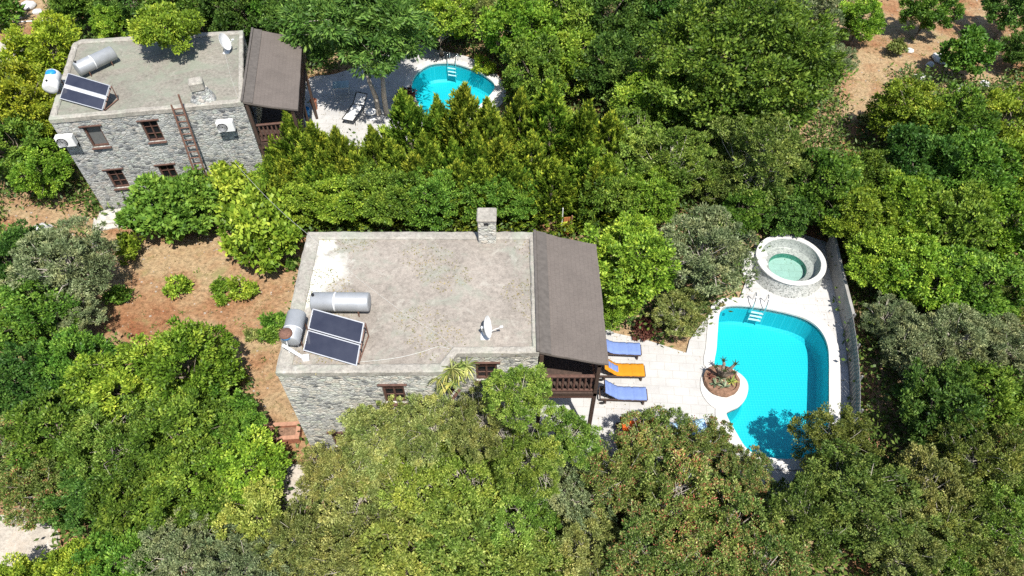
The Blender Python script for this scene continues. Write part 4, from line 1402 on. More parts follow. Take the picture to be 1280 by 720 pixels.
PROTO = {}
def proto(kind, seeds, **kw):
    Rr = kw['Rr']
    tr = kw.pop('trunk', dict(r0=.11, mat=BARK))
    for s_ in seeds:
        me, cen = crown('crown', s_, **kw)
        tm = trunk_mesh('trunk', s_ + 100, cen, kw['cz'], **tr)
        PROTO.setdefault(kind, []).append((me, tm, Rr, kw['cz'], kw['Hz']))
L0 = LEAF['mid']
proto('broad', (1, 2, 3, 21), Rr=2.2, Hz=1.8, cz=2.7, n_clump=270, per=80, L=.15, W_=.085, mat=L0, up=.1, sprig=.2, clump_r=.13)
proto('dome', (4,), Rr=4.6, Hz=3.5, cz=4.0, n_clump=820, per=70, L=.18, W_=.105, mat=L0, clump_r=.085, lobes=26, up=.1, lo=.22, hi=.36)
proto('long', (5,), Rr=3.4, Hz=2.3, cz=4.2, n_clump=380, per=66, L=.30, W_=.085, mat=L0, clump_r=.13, lobes=15, up=-.25, lo=.26, hi=.42,
      trunk=dict(r0=.10, mat=BARK_PALE, stems=3, lean=(.3, -.2), limbs=14, twigs=30))
proto('bough', (22,), Rr=2.2, Hz=1.1, cz=2.7, n_clump=210, per=72, L=.175, W_=.10, mat=L0, up=.0, trunk=dict(r0=.12, mat=BARK, lean=(.3, 3.0)))
proto('olive', (6, 7), Rr=2.3, Hz=1.8, cz=2.7, n_clump=300, per=86, L=.14, W_=.05, mat=LEAF['olive'], up=.3, clump_r=.11, lobes=12, lo=.3, hi=.46, sprig=.2, trunk=dict(r0=.13, mat=BARK_PALE, limbs=12, twigs=40))
proto('scrub', (8, 9, 10, 23), Rr=2.2, Hz=1.7, cz=2.6, n_clump=360, per=80, L=.11, W_=.055, mat=LEAF['scrub'], up=.3, clump_r=.105, lobes=13, lo=.26, hi=.44, sprig=.25, trunk=dict(r0=.09, mat=BARK_PALE, stems=2, limbs=14, twigs=70))
proto('fig', (11, 12), Rr=2.0, Hz=1.6, cz=1.9, n_clump=170, per=36, L=.25, W_=.20, mat=LEAF['fig'], up=.0)
proto('shrub', (13, 14), Rr=.5, Hz=.42, cz=.42, n_clump=44, per=26, L=.13, W_=.065, mat=LEAF['bright'], up=.3, clump_r=.22, lobes=6, trunk=dict(r0=.02, mat=BARK, limbs=5, twigs=8))
CON = []
for s_ in (15, 16, 17):
    me, cen = conifer_mesh('crown', s_, 5.2, 1.25, LEAF['conifer'])
    t_ = MB(); t_.tube([(0, 0, -.1), (0, 0, 2), (.03, .02, 4.4)], [.12, .09, .02], 7)
    tm = bpy.data.meshes.new('trunk'); tm.from_pydata(t_.v, [], t_.f); tm.materials.append(BARK)
    CON.append((me, tm))

def swap(o, mat):
    o.material_slots[0].link = 'OBJECT'
    o.material_slots[0].material = mat

HB = [(0, house1, plan1, O1, 0.0), (1, house2, plan2, O2, ROT2)]
def hits_house(x, y, r):
    for k, hr, pl, org, rot in HB:
        dx, dy = x - org[0], y - org[1]
        lx, ly = dx * math.cos(rot) + dy * math.sin(rot), -dx * math.sin(rot) + dy * math.cos(rot)
        W_ = max(p[0] for p in pl); D_ = max(p[1] for p in pl)
        qx = min(max(lx, 0), W_ + 2.3); qy = min(max(ly, 0), D_)
        if (lx - qx) ** 2 + (ly - qy) ** 2 < r * r: return True
    return False

rt = random.Random(42)
TREES = []
GROW = 1.13
def tree(kind, pal, px, py, rpx, label, zc=None, group=None, cat='tree', name='tree', base=None):
    P = PROTO[kind]
    if zc is None: rpx *= GROW
    me, tm, R0, cz0, hz0 = P[rt.randrange(len(P))]
    def solve(z):
        p = at(px, py, z)
        for _ in range(3):
            s = rpx / px_per_m(p) / R0
            if zc is None and z0 is None: p = at(px, py, cz0 * s)
        return p, s
    z0 = None
    p, s = solve(1.0)
    zz = zc if zc is not None else cz0 * s
    best = None
    for k in range(0, 40):
        for sg in (1, -1):
            z = zz + sg * k * .15
            if z < .5 * hz0 * s: continue
            q = at(px, py, z); s2 = rpx / px_per_m(q) / R0
            if z - hz0 * s2 < 6.2 and hits_house(q.x, q.y, R0 * s2 * .78): continue
            best = (q, s2, z); break
        if best: break
    if best is None: best = (at(px, py, zz), s, zz)
    q, s, z = best
    root = thing(name, label, cat, (q.x, q.y, 0), rt.uniform(0, 2 * PI), group)
    c = bpy.data.objects.new('crown', me); COL.objects.link(c); c.parent = root
    sz = s * rt.uniform(.92, 1.1)
    ex = rt.uniform(.9, 1.16)
    c.scale = (s * ex, s / ex * 1.04, sz); c.location = (0, 0, z - cz0 * sz)
    swap(c, LEAF[pal])
    t = bpy.data.objects.new('trunk', tm); COL.objects.link(t); t.parent = root
    t.scale = c.scale; t.location = c.location
    if base is not None: root.rotation_euler = (0, 0, base)
    TREES.append((q.x, q.y, R0 * s))
    return root

def conifer(px, py, h, label, wide=1.0):
    me, tm = CON[rt.randrange(3)]
    p = at(px, py, h)
    s = h / 5.2
    root = thing('conifer', label, 'conifer', (p.x, p.y, 0), rt.uniform(0, 6.28), 'conifer hedge beside the far pool')
    root.rotation_euler = (rt.uniform(-.05, .05), rt.uniform(-.05, .05), root.rotation_euler.z)
    wide *= 1.22 * rt.uniform(.85, 1.15)
    for nm, d in (('crown', me), ('trunk', tm)):
        o = bpy.data.objects.new(nm, d); COL.objects.link(o); o.parent = root; o.scale = (s * wide, s * wide, s)
    TREES.append((p.x, p.y, 1.2 * s))

# --- behind and around the far house
tree('broad', 'yellow', 62, 70, 48, 'yellow-green tree crowding the rear corner of the far house roof')
tree('broad', 'yellow', 20, 130, 50, 'large yellow-green tree just outside the white boiler of the far house')
tree('broad', 'yellow', 52, 150, 34, 'small yellow-green tree tucked under the white boiler and the hanging red cloth', 2.4)
tree('broad', 'mid', 8, 188, 42, 'green tree below the yellow-green trees, cut by the picture edge')
tree('broad', 'bright', 52, 212, 36, 'green tree beside the lower corner of the far house wall', 1.9)
tree('broad', 'mid', 103, 2, 34, 'dark thicket tree nearest the dry rocky corner behind the far house')
tree('broad', 'bright', 138, 30, 24, 'low bright bush against the rear parapet of the far house', 2.2)
tree('broad', 'dark', 168, 4, 36, 'dark tree behind the middle of the far roof parapet')
tree('bough', 'bright', 207, 36, 42, 'bright green tree spilling over the rear edge of the far house roof', 6.95, base=ROT2)
tree('broad', 'mid', 235, 4, 38, 'mid green tree directly behind the bough over the far roof')
tree('broad', 'dark', 292, 8, 42, 'dark tree behind the far satellite dish')
tree('broad', 'mid', 345, 8, 40, 'mid green tree behind the far porch roof ridge')
tree('long', 'dark', 452, 32, 82, 'big dark long-leaved tree with pale stems shading the far terrace', 5.6, base=.2)
tree('broad', 'dark', 368, 22, 40, 'dark tree rising behind the far porch roof', 3.4)
tree('broad', 'bright', 548, 22, 40, 'bright green tree above the far pool\'s white deck')
tree('broad', 'mid', 505, 4, 36, 'mid green tree between the pale-stemmed tree and the bright tree by the far pool')
tree('scrub', 'scrub', 600, 12, 30, 'sparse brownish tree behind the grass strip of the far pool')
tree('broad', 'bright', 652, 38, 46, 'bright tree just beyond the narrow tip of the far pool deck')
tree('broad', 'mid', 668, 92, 40, 'mid green tree overhanging the curved end of the far pool deck')
tree('broad', 'mid', 708, 14, 46, 'mid green tree at the top of the wood behind the far pool')
tree('broad', 'bright', 714, 78, 38, 'bright tree between the far pool wood and the big dome tree')
tree('broad', 'dark', 765, 20, 46, 'dark tree up the slope, next to the big dome tree')
tree('broad', 'dark', 762, 84, 40, 'dark blue-green tree against the shaded flank of the big dome tree')
tree('broad', 'dark', 828, 8, 42, 'dark tree peeping over the rear of the big dome tree')
tree('dome', 'mid', 926, 78, 116, 'huge dome-shaped mid green tree above the middle of the wood', 4.6)
tree('olive', 'olive', 1005, 10, 42, 'grey-green olive tree behind the big dome tree')
tree('olive', 'olive', 1052, 76, 20, 'small grey-green olive bush on the edge of the dirt path')
tree('broad', 'bright', 1076, 24, 27, 'bright tree standing over the dirt path next to the grey olives')
tree('broad', 'mid', 1160, 12, 29, 'mid green tree in the dirt clearing, farthest up')
tree('fig', 'fig', 1212, 64, 30, 'sparse large-leaved tree alone among the pale rocks', 1.9)
tree('broad', 'dark', 1268, 6, 34, 'dark tree at the far corner of the dirt clearing')
tree('broad', 'dark', 1276, 62, 22, 'dark bush at the clearing, cut by the picture edge')
# --- wood on the right
R_ = 'broadleaf trees in the wood beyond the hot tub'
for px, py, r, kind, pal, lab in [
    (1138, 142, 42, 'broad', 'bright', 'bright tree at the narrow end of the dirt path'),
    (1192, 160, 46, 'broad', 'mid', 'mid green tree directly below the pale rocks'),
    (1260, 154, 44, 'broad', 'bright', 'bright tree below the clearing, touching the picture edge'),
    (1150, 200, 44, 'broad', 'dark', 'dark tree below the bright one that ends the dirt path'),
    (1210, 214, 50, 'broad', 'mid', 'mid green tree second below the pale rocks'),
    (1270, 212, 46, 'broad', 'bright', 'second bright tree down the picture edge from the clearing'),
    (1088, 222, 34, 'broad', 'mid', 'mid green tree between the dark dome tree and the wood edge'),
    (1030, 232, 46, 'broad', 'mid', 'mid green tree behind the hot tub, beside the moss-green tree'),
    (1075, 272, 42, 'broad', 'bright', 'bright tree nearest the pointed end of the grey garden wall'),
    (1130, 262, 44, 'broad', 'bright', 'bright tree one step outward from the garden wall end'),
    (1190, 282, 48, 'broad', 'mid', 'mid green tree in the middle of the outer wood'),
    (1256, 286, 48, 'broad', 'bright', 'bright tree mid-height on the outer picture edge'),
    (1108, 330, 40, 'broad', 'bright', 'bright tree level with the hot tub, outside the garden wall'),
    (1160, 345, 46, 'broad', 'bright', 'bright tree second outward from the garden wall, above the olives'),
    (1225, 355, 48, 'broad', 'mid', 'mid green tree above the olive group of the outer wood'),
    (1278, 362, 42, 'scrub', 'scrub', 'brownish tree cut by the edge above the olive group'),
]: tree(kind, pal, px, py, r, lab, None, R_)
for px, py, r, lab in [(1112, 400, 30, 'grey olive nearest the smooth garden wall'), (1150, 440, 42, 'grey olive outside the board fence, largest of its group'),
                       (1200, 428, 44, 'grey olive behind the largest fence-side olive'), (1262, 436, 40, 'grey olive at the picture edge')]:
    tree('olive', 'olive', px, py, r, lab, None, 'olives outside the board fence')
for px, py, r, kind, pal, lab in [
    (1172, 506, 48, 'broad', 'dark', 'blue-green tree outside the lower end of the board fence'),
    (1246, 500, 48, 'broad', 'mid', 'mid green tree below the edge olive'),
    (1218, 576, 52, 'scrub', 'moss', 'moss-green tree below the blue-green fence tree'),
    (1275, 575, 44, 'scrub', 'red', 'reddish tree on the outer edge, low in the wood'),
    (1158, 612, 50, 'scrub', 'scrub', 'brown-green tree diagonal from the foot of the board fence'),
    (1262, 650, 50, 'scrub', 'scrub_green', 'fresh green tree near the lower outer corner'),
    (1200, 662, 48, 'scrub', 'moss', 'moss-green tree two rows in from the lower outer corner'),
    (1128, 682, 52, 'scrub', 'scrub', 'brown-green tree on the lower border below the pool tree'),
    (1245, 715, 46, 'scrub', 'scrub', 'brown-green tree in the lower outer corner'),
    (1185, 720, 44, 'scrub', 'scrub_green', 'fresh green tree on the lower border by the corner'),
]: tree(kind, pal, px, py, r, lab, None, 'scrubby trees outside the board fence')
# --- centre belt between the houses and the dome tree
for px, py, r, kind, pal, lab in [
    (820, 128, 48, 'broad', 'bright', 'bright tree below the shaded flank of the dome tree'),
    (785, 182, 44, 'scrub', 'scrub_green', 'feathery green tree between the conifers and the dome tree'),
    (842, 205, 48, 'scrub', 'scrub_green', 'twiggy green tree behind the olive by the pool terrace'),
    (945, 198, 58, 'scrub', 'moss', 'moss-green dome tree at the foot of the huge dome tree'),
    (893, 222, 34, 'scrub', 'moss', 'small moss-green tree beside the moss-green dome'),
    (985, 262, 32, 'broad', 'dark', 'dark tree directly behind the hot tub rim'),
    (930, 262, 30, 'broad', 'mid', 'mid green tree between the hot tub and the pool olive'),
    (760, 240, 38, 'broad', 'mid', 'mid green tree just behind the rust-orange gate'),
    (812, 245, 36, 'broad', 'bright', 'bright tree behind the tree at the near porch'),
]: tree(kind, pal, px, py, r, lab, None, 'trees between the two pools')
for px, py, h, wd, lab in [
    (352, 146, 4.9, 1.1, 'first conifer of the hedge from the far porch balcony'), (388, 152, 5.0, 1.1, 'second conifer of the hedge from the far balcony'),
    (424, 160, 4.9, 1.1, 'third conifer of the hedge from the far balcony'), (462, 160, 4.6, 1, 'conifer in front of the black sun bed'),
    (506, 112, 5.6, 1.0, 'tall pointed conifer at the near tip of the far pool'), (545, 126, 5.0, 1, 'conifer just past the near tip of the far pool'),
    (578, 110, 5.8, 1, 'slender conifer piercing the far pool\'s edge line'), (612, 130, 5.2, 1.1, 'conifer below the curved end of the far pool'),
    (648, 112, 5.4, 1, 'conifer behind the near house chimney'), (691, 102, 5.8, 1, 'tallest conifer, in line with the near porch ridge'),
    (730, 128, 5.2, 1.1, 'last but one conifer towards the wood'), (768, 140, 4.8, 1.1, 'last conifer of the hedge towards the wood'),
    (530, 165, 4.4, 1.1, 'front row conifer below the tall pointed one'), (592, 168, 4.5, 1.15, 'front row conifer above the near chimney'),
    (665, 170, 4.4, 1.1, 'front row conifer above the near porch ridge'),
]: conifer(px, py, h, lab, wd)
for px, py, h in [(338, 172, 3.6), (330, 196, 3.2), (356, 200, 3.2), (384, 206, 3.4), (414, 208, 3.3), (446, 212, 3.2), (344, 220, 2.8), (372, 226, 2.8), (398, 192, 3.8), (430, 200, 3.6), (372, 186, 3.8), (406, 190, 3.7), (446, 190, 3.9), (486, 178, 4.2), (560, 178, 4.2), (626, 172, 4.3), (640, 196, 4.0), (690, 200, 4.0), (735, 182, 4.2),
                  (760, 196, 4.0), (520, 196, 3.8), (572, 204, 3.7), (606, 200, 3.8), (476, 205, 3.5), (748, 205, 3.8)]:
    conifer(px, py, h, 'yellow-green conifer packed inside the dense hedge behind the near house', 1.15)
for px, py, r, pal, lab in [
    (330, 236, 28, 'bright', 'bright bush between the bright fig and the conifer hedge'), (386, 250, 32, 'bright', 'bright bush behind the rear corner of the near house'),
    (440, 246, 36, 'bright', 'bright tree behind the near roof, second from the corner'), (485, 242, 40, 'mid', 'mid green tree in the middle behind the near roof'),
    (538, 246, 38, 'mid', 'mid green tree left of the near chimney'), (590, 240, 34, 'mid', 'mid green tree right behind the near chimney'),
    (640, 244, 34, 'mid', 'mid green tree in the gap between chimney and porch ridge'),
]: tree('broad', pal, px, py, r, lab, None, 'trees right behind the near house')
# --- garden side trees
tree('fig', 'fig', 204, 258, 42, 'dark round-leaved fig tree at the lower windows of the far house')
tree('fig', 'fig', 240, 252, 42, 'fig tree between the dark fig and the bright fig', 1.9)
tree('fig', 'bright', 322, 282, 46, 'bright fig tree on bare soil by the rear corner of the near house')
tree('fig', 'bright', 288, 235, 38, 'bright bushy fig below the far house ladder', 2.0)
tree('olive', 'olive', 84, 330, 54, 'grey olive tree beside the bare garden soil')
tree('olive', 'olive', 92, 392, 36, 'smaller grey olive just below the big garden olive', 1.6)
tree('broad', 'dark', 22, 325, 44, 'dark tree beside the grey garden olive at the edge')
tree('broad', 'mid', 34, 398, 46, 'mid green tree at the edge below the garden olive')
# --- by the porch and the pool
tree('broad', 'bright', 784, 326, 60, 'bright green tree beside the near porch roof', 3.6)
tree('broad', 'bright', 768, 384, 30, 'bright low tree filling the angle between porch roof and blue lounger', 1.6)
tree('olive', 'olive', 880, 318, 64, 'broad grey olive tree beside the hot tub steps', 3.2)
tree('olive', 'scrub', 850, 392, 36, 'low olive bough hanging over the pool terrace', 1.5)
tree('shrub', 'crimson', 808, 412, 14, 'crimson-leaved shrub at the terrace edge under the bright tree', None, None, 'shrub', 'shrub')
tree('scrub', 'moss', 1043, 553, 52, 'moss-green tree overhanging the lower end of the large pool', 1.4)
tree('scrub', 'moss', 1072, 620, 62, 'large moss-green tree below the large pool fence')
tree('scrub', 'moss', 1000, 640, 56, 'moss-green tree below the one over the pool')
Rg = 'reddish trees below the pool terrace'
for px, py, r, zc, lab in [(818, 545, 42, 1.8, 'reddish tree next to the third blue lounger'), (876, 560, 44, 1.8, 'reddish tree below the cactus planter'), (930, 596, 40, 1.8, 'reddish tree at the lowest tip of the large pool'),
        (772, 596, 50, None, 'reddish tree below the loungers, one row down'), (842, 622, 54, None, 'reddish tree in the second row below the cactus planter'), (918, 655, 52, None, 'reddish tree in the second row below the pool tip'),
        (800, 690, 54, None, 'reddish tree on the lower border below the loungers'), (872, 702, 52, None, 'reddish tree on the lower border below the planter'), (955, 708, 52, None, 'reddish tree on the lower border below the pool')]:
    tree('scrub', 'red', px, py, r, lab, zc, Rg)
# --- in front of the near house
for px, py, r, pal, zc, lab in [
    (648, 492, 46, 'scrub_green', 5.2, 'tall green tree covering the near house window under the porch eave'),
    (712, 545, 40, 'scrub_green', 3.0, 'fresh green tree below the near balcony railing'),
    (600, 530, 46, 'scrub', 4.2, 'brown-green tree below the window recess plant'),
    (535, 535, 46, 'scrub', 3.8, 'brown-green tree under the near front wall window'),
    (468, 545, 52, 'scrub', 3.6, 'brown-green tree against the front wall below the solar panels'),
    (418, 588, 46, 'scrub', 2.6, 'brown-green tree at the front corner of the near house'),
    (660, 575, 48, 'scrub_green', 4.0, 'green tree one row below the tall window tree'),
    (590, 600, 56, 'scrub_green', None, 'green tree in the second row before the near house'),
    (712, 622, 46, 'olive', None, 'grey-green tree beside the dark gap of the front thicket'),
    (520, 610, 54, 'scrub_green', None, 'green tree in the second row below the wall window'),
    (455, 640, 54, 'scrub', None, 'brown-green tree in the second row below the house corner'),
    (650, 655, 50, 'scrub_green', None, 'green tree in the third row below the tall window tree'),
    (735, 690, 48, 'scrub', None, 'brown-green tree on the lower border before the reddish trees'),
    (575, 680, 54, 'lime', None, 'yellow-green tree on the lower border in the middle'),
    (505, 695, 52, 'lime', None, 'yellow-green tree on the lower border left of the middle one'),
    (662, 712, 46, 'lime', None, 'yellow-green tree on the lower border right of the middle one'),
    (430, 705, 50, 'scrub', None, 'brown-green tree on the lower border below the house corner'),
    (370, 675, 44, 'scrub', None, 'brown-green tree below the chalky gap by the brick trough'),
    (300, 708, 48, 'olive', None, 'grey-green tree on the lower border below the big walnut-green group'),
    (362, 718, 34, 'olive', None, 'small grey-green tree on the lower border before the brown-green ones'),
]: tree('scrub' if pal != 'lime' else 'broad', pal, px, py, r, lab, zc, 'thicket in front of the near house')
# --- lower corner wood
for px, py, r, kind, pal, lab in [
    (232, 462, 56, 'broad', 'bright', 'bright tree bordering the lower edge of the bare garden'),
    (158, 480, 52, 'broad', 'bright', 'bright tree second along the lower edge of the garden'),
    (92, 458, 44, 'broad', 'mid', 'mid green tree below the smaller olive'),
    (26, 478, 46, 'broad', 'dark', 'dark tree at the edge level with the garden\'s lower end'),
    (280, 524, 38, 'broad', 'mid', 'mid green tree nearest the brick trough'),
    (225, 540, 54, 'broad', 'mid', 'mid green tree below the bright garden border tree'),
    (145, 560, 54, 'scrub', 'scrub_green', 'twiggy green tree below the second bright border tree'),
    (72, 540, 50, 'broad', 'mid', 'mid green tree midway down the lower corner wood'),
    (10, 560, 42, 'scrub', 'red', 'reddish tree at the edge of the lower corner wood'),
    (300, 590, 48, 'broad', 'bright', 'bright tree directly below the brick trough'),
    (232, 618, 50, 'broad', 'mid', 'mid green tree in the heart of the lower corner wood'),
    (160, 632, 46, 'broad', 'mid', 'mid green tree two crowns in from the chalky track'),
    (52, 612, 44, 'scrub', 'red', 'reddish tree above the chalky track'),
    (100, 625, 36, 'broad', 'dark', 'dark tree right of the reddish tree above the chalky track'),
    (318, 648, 42, 'broad', 'lime', 'yellow-tinged tree on the outer side of the lower corner wood'),
    (222, 690, 48, 'scrub', 'olive', 'grey-green twiggy tree on the lower border of the corner wood'),
    (150, 700, 42, 'broad', 'mid', 'mid green tree on the lower border near the track'),
    (85, 722, 38, 'broad', 'bright', 'bright tree on the lower border under the chalky track'),
    (18, 736, 36, 'broad', 'bright', 'bright tree in the very corner under the chalky track'),
]: tree(kind, pal, px, py, r, lab, None, 'trees of the lower corner wood')

# --- small garden shrubs
for px, py, r, pal, lab in [
    (162, 308, 17, 'bright', 'leafy shrub nearest the whitewashed footing of the far house'), (222, 357, 14, 'bright', 'round bright shrub alone in the middle of the bare garden'),
    (146, 370, 13, 'mid', 'dark shrub beside the shadow of the garden olive'), (275, 358, 10, 'bright', 'tiny bright shrub, upper of a close pair in the garden'),
    (276, 374, 8, 'bright', 'tiny bright shrub, lower of a close pair in the garden'), (301, 361, 15, 'bright', 'shrub right of the close tiny pair in the garden'),
    (341, 402, 13, 'mid', 'dark green shrub outside the near house wall, upper one by the blue header tank'), (335, 418, 11, 'mid', 'dark green shrub below its twin by the blue header tank'),
    (314, 418, 8, 'scrub', 'withered brownish shrub in the garden near the blue header tank'), (4, 14, 20, 'mid', 'round shrub in the dry corner beside the grey pipe'),
    (300, 470, 9, 'bright', 'small shrub at the lower end of the bare garden'), (365, 330, 8, 'mid', 'small weedy shrub by the near house side wall'),
    (604, 82, 12, 'yellow', 'yellowish shrub on the grass strip of the far pool'), (508, 122, 11, 'crimson', 'dark red shrub at the foot of the tall pointed conifer'),
    (1085, 150, 10, 'scrub', 'dry shrub at the narrow end of the dirt path'), (1120, 60, 11, 'scrub', 'dry shrub among the pale rocks'),
]: tree('shrub', pal, px, py, r, lab, None, 'small shrubs on bare ground', 'shrub', 'shrub')

# --- strap-leaved plants
def rosette(name, label, loc, n, L, W_, pal, cat='plant', droop=.6, up=.8, group=None, seed=1, par=None):
    rg = random.Random(seed)
    m = MB()
    for k in range(n):
        a = rg.random() * 6.283
        el = rg.uniform(.15, 1.0) * up
        l = L * rg.uniform(.65, 1.1); w = W_ * rg.uniform(.8, 1.2)
        P = []; p = Vector((0, 0, .03)); 
        d = Vector((math.cos(a) * math.cos(el), math.sin(a) * math.cos(el), math.sin(el)))
        sd_ = Vector((-math.sin(a), math.cos(a), 0))
        ns = 5
        for i in range(ns + 1):
            f = i / ns
            ww = w * (1 - f) ** .6 * (.7 + .6 * min(f * 3, 1)) * .5
            P += [p - sd_ * ww + Vector((0, 0, ww * .35)), p, p + sd_ * ww + Vector((0, 0, ww * .35))]
            p = p + d * (l / ns); d = (d + Vector((0, 0, -droop / ns))).normalized()
        m.add(P, [(i * 3 + c, i * 3 + c + 1, i * 3 + c + 4, i * 3 + c + 3) for i in range(ns) for c in (0, 1)])
    o = m.build(name, LEAF[pal], par, True)
    at_ = o.data.attributes.new('tone', 'FLOAT', 'FACE')
    at_.data.foreach_set('value', np.repeat(np.array([rg.random() for _ in range(n)], np.float32), 10))
    o.location = loc
    if label: tag(o, label, cat, group)
    return o
rp = at(562, 452, 5.6)
yu = thing('trailing_plant', 'strap-leaved yellow-green plant spilling out of the near house window recess', 'plant', (O1[0] + jx + .14, O1[1] + .12, 5.36))
for i, (dx, dy, dz) in enumerate([(0, 0, .30), (.34, .12, .36), (-.28, -.08, .12), (.10, -.12, -.15), (.50, .20, .16), (.16, .06, .50), (.30, .02, -.05), (-.12, -.1, -.3), (.62, .26, .34)]):
    rosette('leaf_rosette', None, (dx, dy, dz), 30, .56, .036, ('agave', 'moss', 'scrub')[i % 3], droop=2.1, up=1.0, seed=30 + i, par=yu)
m = MB()
for k in range(4): m.tube([(.1, .0, -.5), (.1 + .06 * k, -.03 * k, -.2), (-.2 + .2 * k, .03, .2)], [.045, .04, .03], 6)
m.build('stem', BARK_PALE, yu, True)
for i, (dx, dy, n_, L_, pal) in enumerate([(-.30, -.22, 16, .34, 'cactus'), (.05, -.34, 18, .32, 'cactus'), (.36, -.10, 16, .36, 'agave'), (-.08, .05, 14, .30, 'cactus'), (-.45, .15, 12, .26, 'crimson')]):
    rosette('succulent', ['grey spiky succulent at the outer side of the round planter', 'grey spiky succulent at the front rim of the round planter', 'yellow-green succulent nearest the pool water in the planter',
            'grey succulent at the foot of the bare cactus stems', 'crimson succulent at the rear rim of the round planter'][i], (ic.x + dx, ic.y + dy, DZ + .17), n_, L_, .065, pal, 'succulent', .25, 1.1, 'succulents in the round planter', 50 + i)
cr = thing('cactus', 'bare branching grey-brown cactus stems rising from the round planter', 'cactus', (ic.x + .02, ic.y + .12, DZ + .12))
rg = random.Random(9)
for k in range(5):
    a = k * 1.3 + .4; m = MB()
    e = Vector((math.cos(a) * .42, math.sin(a) * .32, .75 + .3 * rg.random()))
    m.tube([(0, 0, 0), e * .4 + Vector((0, 0, .12)), e * .75 + Vector((.04, .02, .06)), e], [.085, .075, .065, .05], 8); m.build('stem', BARK, cr, True)
    m = MB()
    for j in range(6):
        b = a + j * 1.05; m.tube([e, e + Vector((math.cos(b) * .16, math.sin(b) * .16, .1))], [.03, .008], 5)
    m.build('shoot', LEAF['scrub'], cr)
rosette('garden_plant', 'low spiky plant on the terrace rim at the upper bend of the large pool', at(902, 383, DZ + .03), 18, .28, .05, 'straw', 'plant', .5, .9, None, 71)

# ------------------------------------------------------------------ ground cover nobody could count
clear = [[tuple(at(x, y, 0)[:2]) for x, y in P] for P in [
    [(0, 250), (60, 255), (110, 270), (150, 275), (270, 300), (380, 300), (380, 560), (330, 540), (300, 470), (230, 440), (110, 420), (120, 300), (60, 290), (0, 300)],
    [(1030, 30), (1085, 0), (1290, -10), (1290, 80), (1240, 110), (1120, 90), (1105, 150), (1060, 175), (1045, 90)],
    [(-60, -10), (60, -10), (62, 40), (20, 90), (-60, 110)],
    [(-30, 645), (70, 650), (78, 675), (60, 705), (-30, 715)],
    [(684, 232), (728, 232), (730, 302), (676, 302)],
    [(318, 528), (384, 528), (384, 556), (318, 556)],
    [(330, 600), (390, 560), (395, 620), (350, 640)],
]] + [offset(deck1, .15), offset(deck2, .15)]
houses_xy = []
def W1(p): return (O1[0] + p[0], O1[1] + p[1])
houses_xy.append(offset(ccw([W1(p) for p in [(0, 0), (Wd + 2.4, 0), (Wd + 2.4, by), (0, by)]]), .2))
houses_xy.append(offset(ccw([W2(x, y, 0)[:2] for x, y in [(0, 0), (L2 + 2.4, 0), (L2 + 2.4, q2[1]), (0, q2[1])]]), .2))
def scatter(name, n, test, box_, L, W_, zmax, mat, seed, per=7, spread=.28, upw=.6):
    rg = np.random.default_rng(seed)
    xs = rg.uniform(box_[0], box_[1], n); ys = rg.uniform(box_[2], box_[3], n)
    keep = [i for i in range(n) if test(xs[i], ys[i])]
    xs, ys = xs[keep], ys[keep]
    k = len(xs)
    h = zmax * (.25 + .75 * rg.random(k)) * (.5 + .5 * np.sin(xs * 1.3 + 2 * np.sin(ys * .7)) ** 2)
    idx = np.repeat(np.arange(k), per); m_ = len(idx)
    b = np.stack([xs[idx] + rg.normal(size=m_) * spread, ys[idx] + rg.normal(size=m_) * spread, h[idx] * rg.random(m_)], 1)
    d = unit(rg.normal(size=(m_, 3)) * np.array([1, 1, .6]) + np.array([0, 0, upw]))
    nr = unit(np.array([0, 0, 1.0]) + rg.normal(size=(m_, 3)) * .6)
    s = unit(np.cross(d, nr))
    ct = np.clip(.4 + .2 * rg.normal(size=k), 0, 1)
    me = leaves_mesh(name, b, d, s, L * (.6 + .8 * rg.random(m_)), W_ * (.6 + .8 * rg.random(m_)), ct[idx] * .6 + .4 * rg.random(m_), .1)
    me.materials.append(mat)
    o = bpy.data.objects.new(name, me); COL.objects.link(o)
    return tag(o, kind='stuff')
def wooded(x, y): return not any(inside(x, y, p) for p in clear) and not any(inside(x, y, p) for p in houses_xy) and abs(x) < 12 + y * .62
scatter('undergrowth', 62000, wooded, (-42, 42, 3, 56), .22, .11, 1.5, LEAF['litter'], 3, 8)
garden = clear[0]
def weedy(x, y): return any(inside(x, y, p) for p in clear[:3]) and not any(inside(x, y, p) for p in houses_xy) and math.sin(x * 1.1 + math.sin(y * 1.7) * 2) + math.sin(y * 1.9 - x * .6) > .35
scatter('dry_grass', 16000, weedy, (-42, 42, 3, 56), .14, .026, .06, LEAF['straw'], 4, 10, .13, 1.0)
def weedy2(x, y): return any(inside(x, y, p) for p in clear[:2]) and not any(inside(x, y, p) for p in houses_xy) and math.sin(x * 2.3 + 1) * math.sin(y * 2.9 + x) > .62
scatter('weeds', 7000, weedy2, (-42, 42, 3, 56), .12, .05, .2, LEAF['moss'], 5, 12, .08, .6)
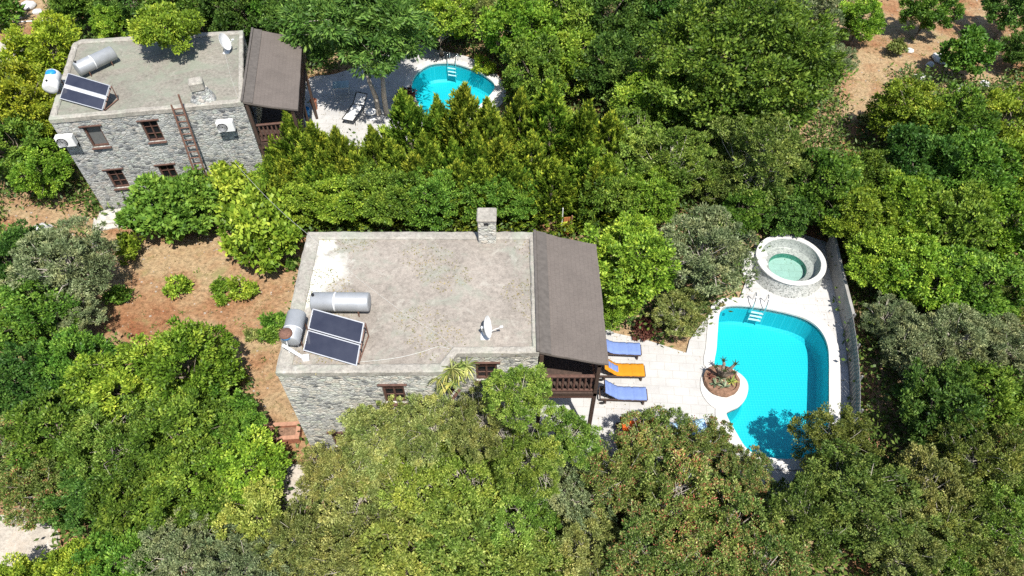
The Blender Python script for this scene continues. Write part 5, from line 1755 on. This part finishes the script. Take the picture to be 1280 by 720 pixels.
# gravel and fallen leaves
def stones(name, n, test, mat, seed, r0, r1):
    rg = random.Random(seed); m = MB(); k = 0
    while k < n:
        x, y = rg.uniform(-30, 36), rg.uniform(8, 50)
        if not test(x, y): continue
        k += 1; r = rg.uniform(r0, r1) ** 1.0; a = rg.random() * 6
        P = []
        for z, q in ((-.2, .9), (.35, 1.0), (.7, .6)):
            for i in range(5):
                t = a + i * 1.2566; e = q * rg.uniform(.75, 1.15)
                P.append((x + r * e * math.cos(t), y + r * e * math.sin(t) * .8, r * z))
        m.add(P, [(z * 5 + i, z * 5 + (i + 1) % 5, z * 5 + 5 + (i + 1) % 5, z * 5 + 5 + i) for z in range(2) for i in range(5)] + [tuple(range(10, 15))])
    return tag(m.build(name, mat), kind='stuff')
def bare(x, y): return any(inside(x, y, p) for p in clear[:3]) and not any(inside(x, y, p) for p in houses_xy)
stones('gravel', 420, bare, plain('field_stone', (.34, .29, .24), .95, vary=.4), 8, .02, .075)
def on_deck(x, y): return (inside(x, y, deck1) and not inside(x, y, offset(pool1, .1)) or inside(x, y, deck2) and not inside(x, y, offset(pool2, .1))) and math.sin(x * 1.3 + 2) + math.sin(y * 1.1 + x) > -.2 and not any(inside(x, y, p) for p in houses_xy)
o = scatter('fallen_leaves', 16000, on_deck, (-20, 16, 10, 40), .07, .04, .004, LEAF['straw'], 9, 1, .05, -.1)
o.location.z = DZ + .012

def on_roof(x, y):
    return inside(x, y, [W1(p) for p in plan1]) and math.sin(x * 1.7) + math.sin(y * 2.1 + x) > .3
o = scatter('fallen_leaves', 9000, on_roof, (-9, 2, 12, 20), .07, .035, .004, LEAF['straw'], 12, 1, .04, -.1)
o.location.z = 5.942

# the wood goes on beyond what the photograph frames
def beyond(x, y):
    if y * _c + HC * _s < 1: return True
    dep = y * _c + (HC - 2) * _s
    px = 640 + F * x / dep; py = 360 - F * (y * _s - (HC - 2) * _c) / dep
    return px < -110 or px > 1390 or py > 850 or py < -70
scatter('distant_wood', 30000, beyond, (-75, 75, -12, 110), .42, .26, 4.2, LEAF['mid'], 21, 9, .75, .3)
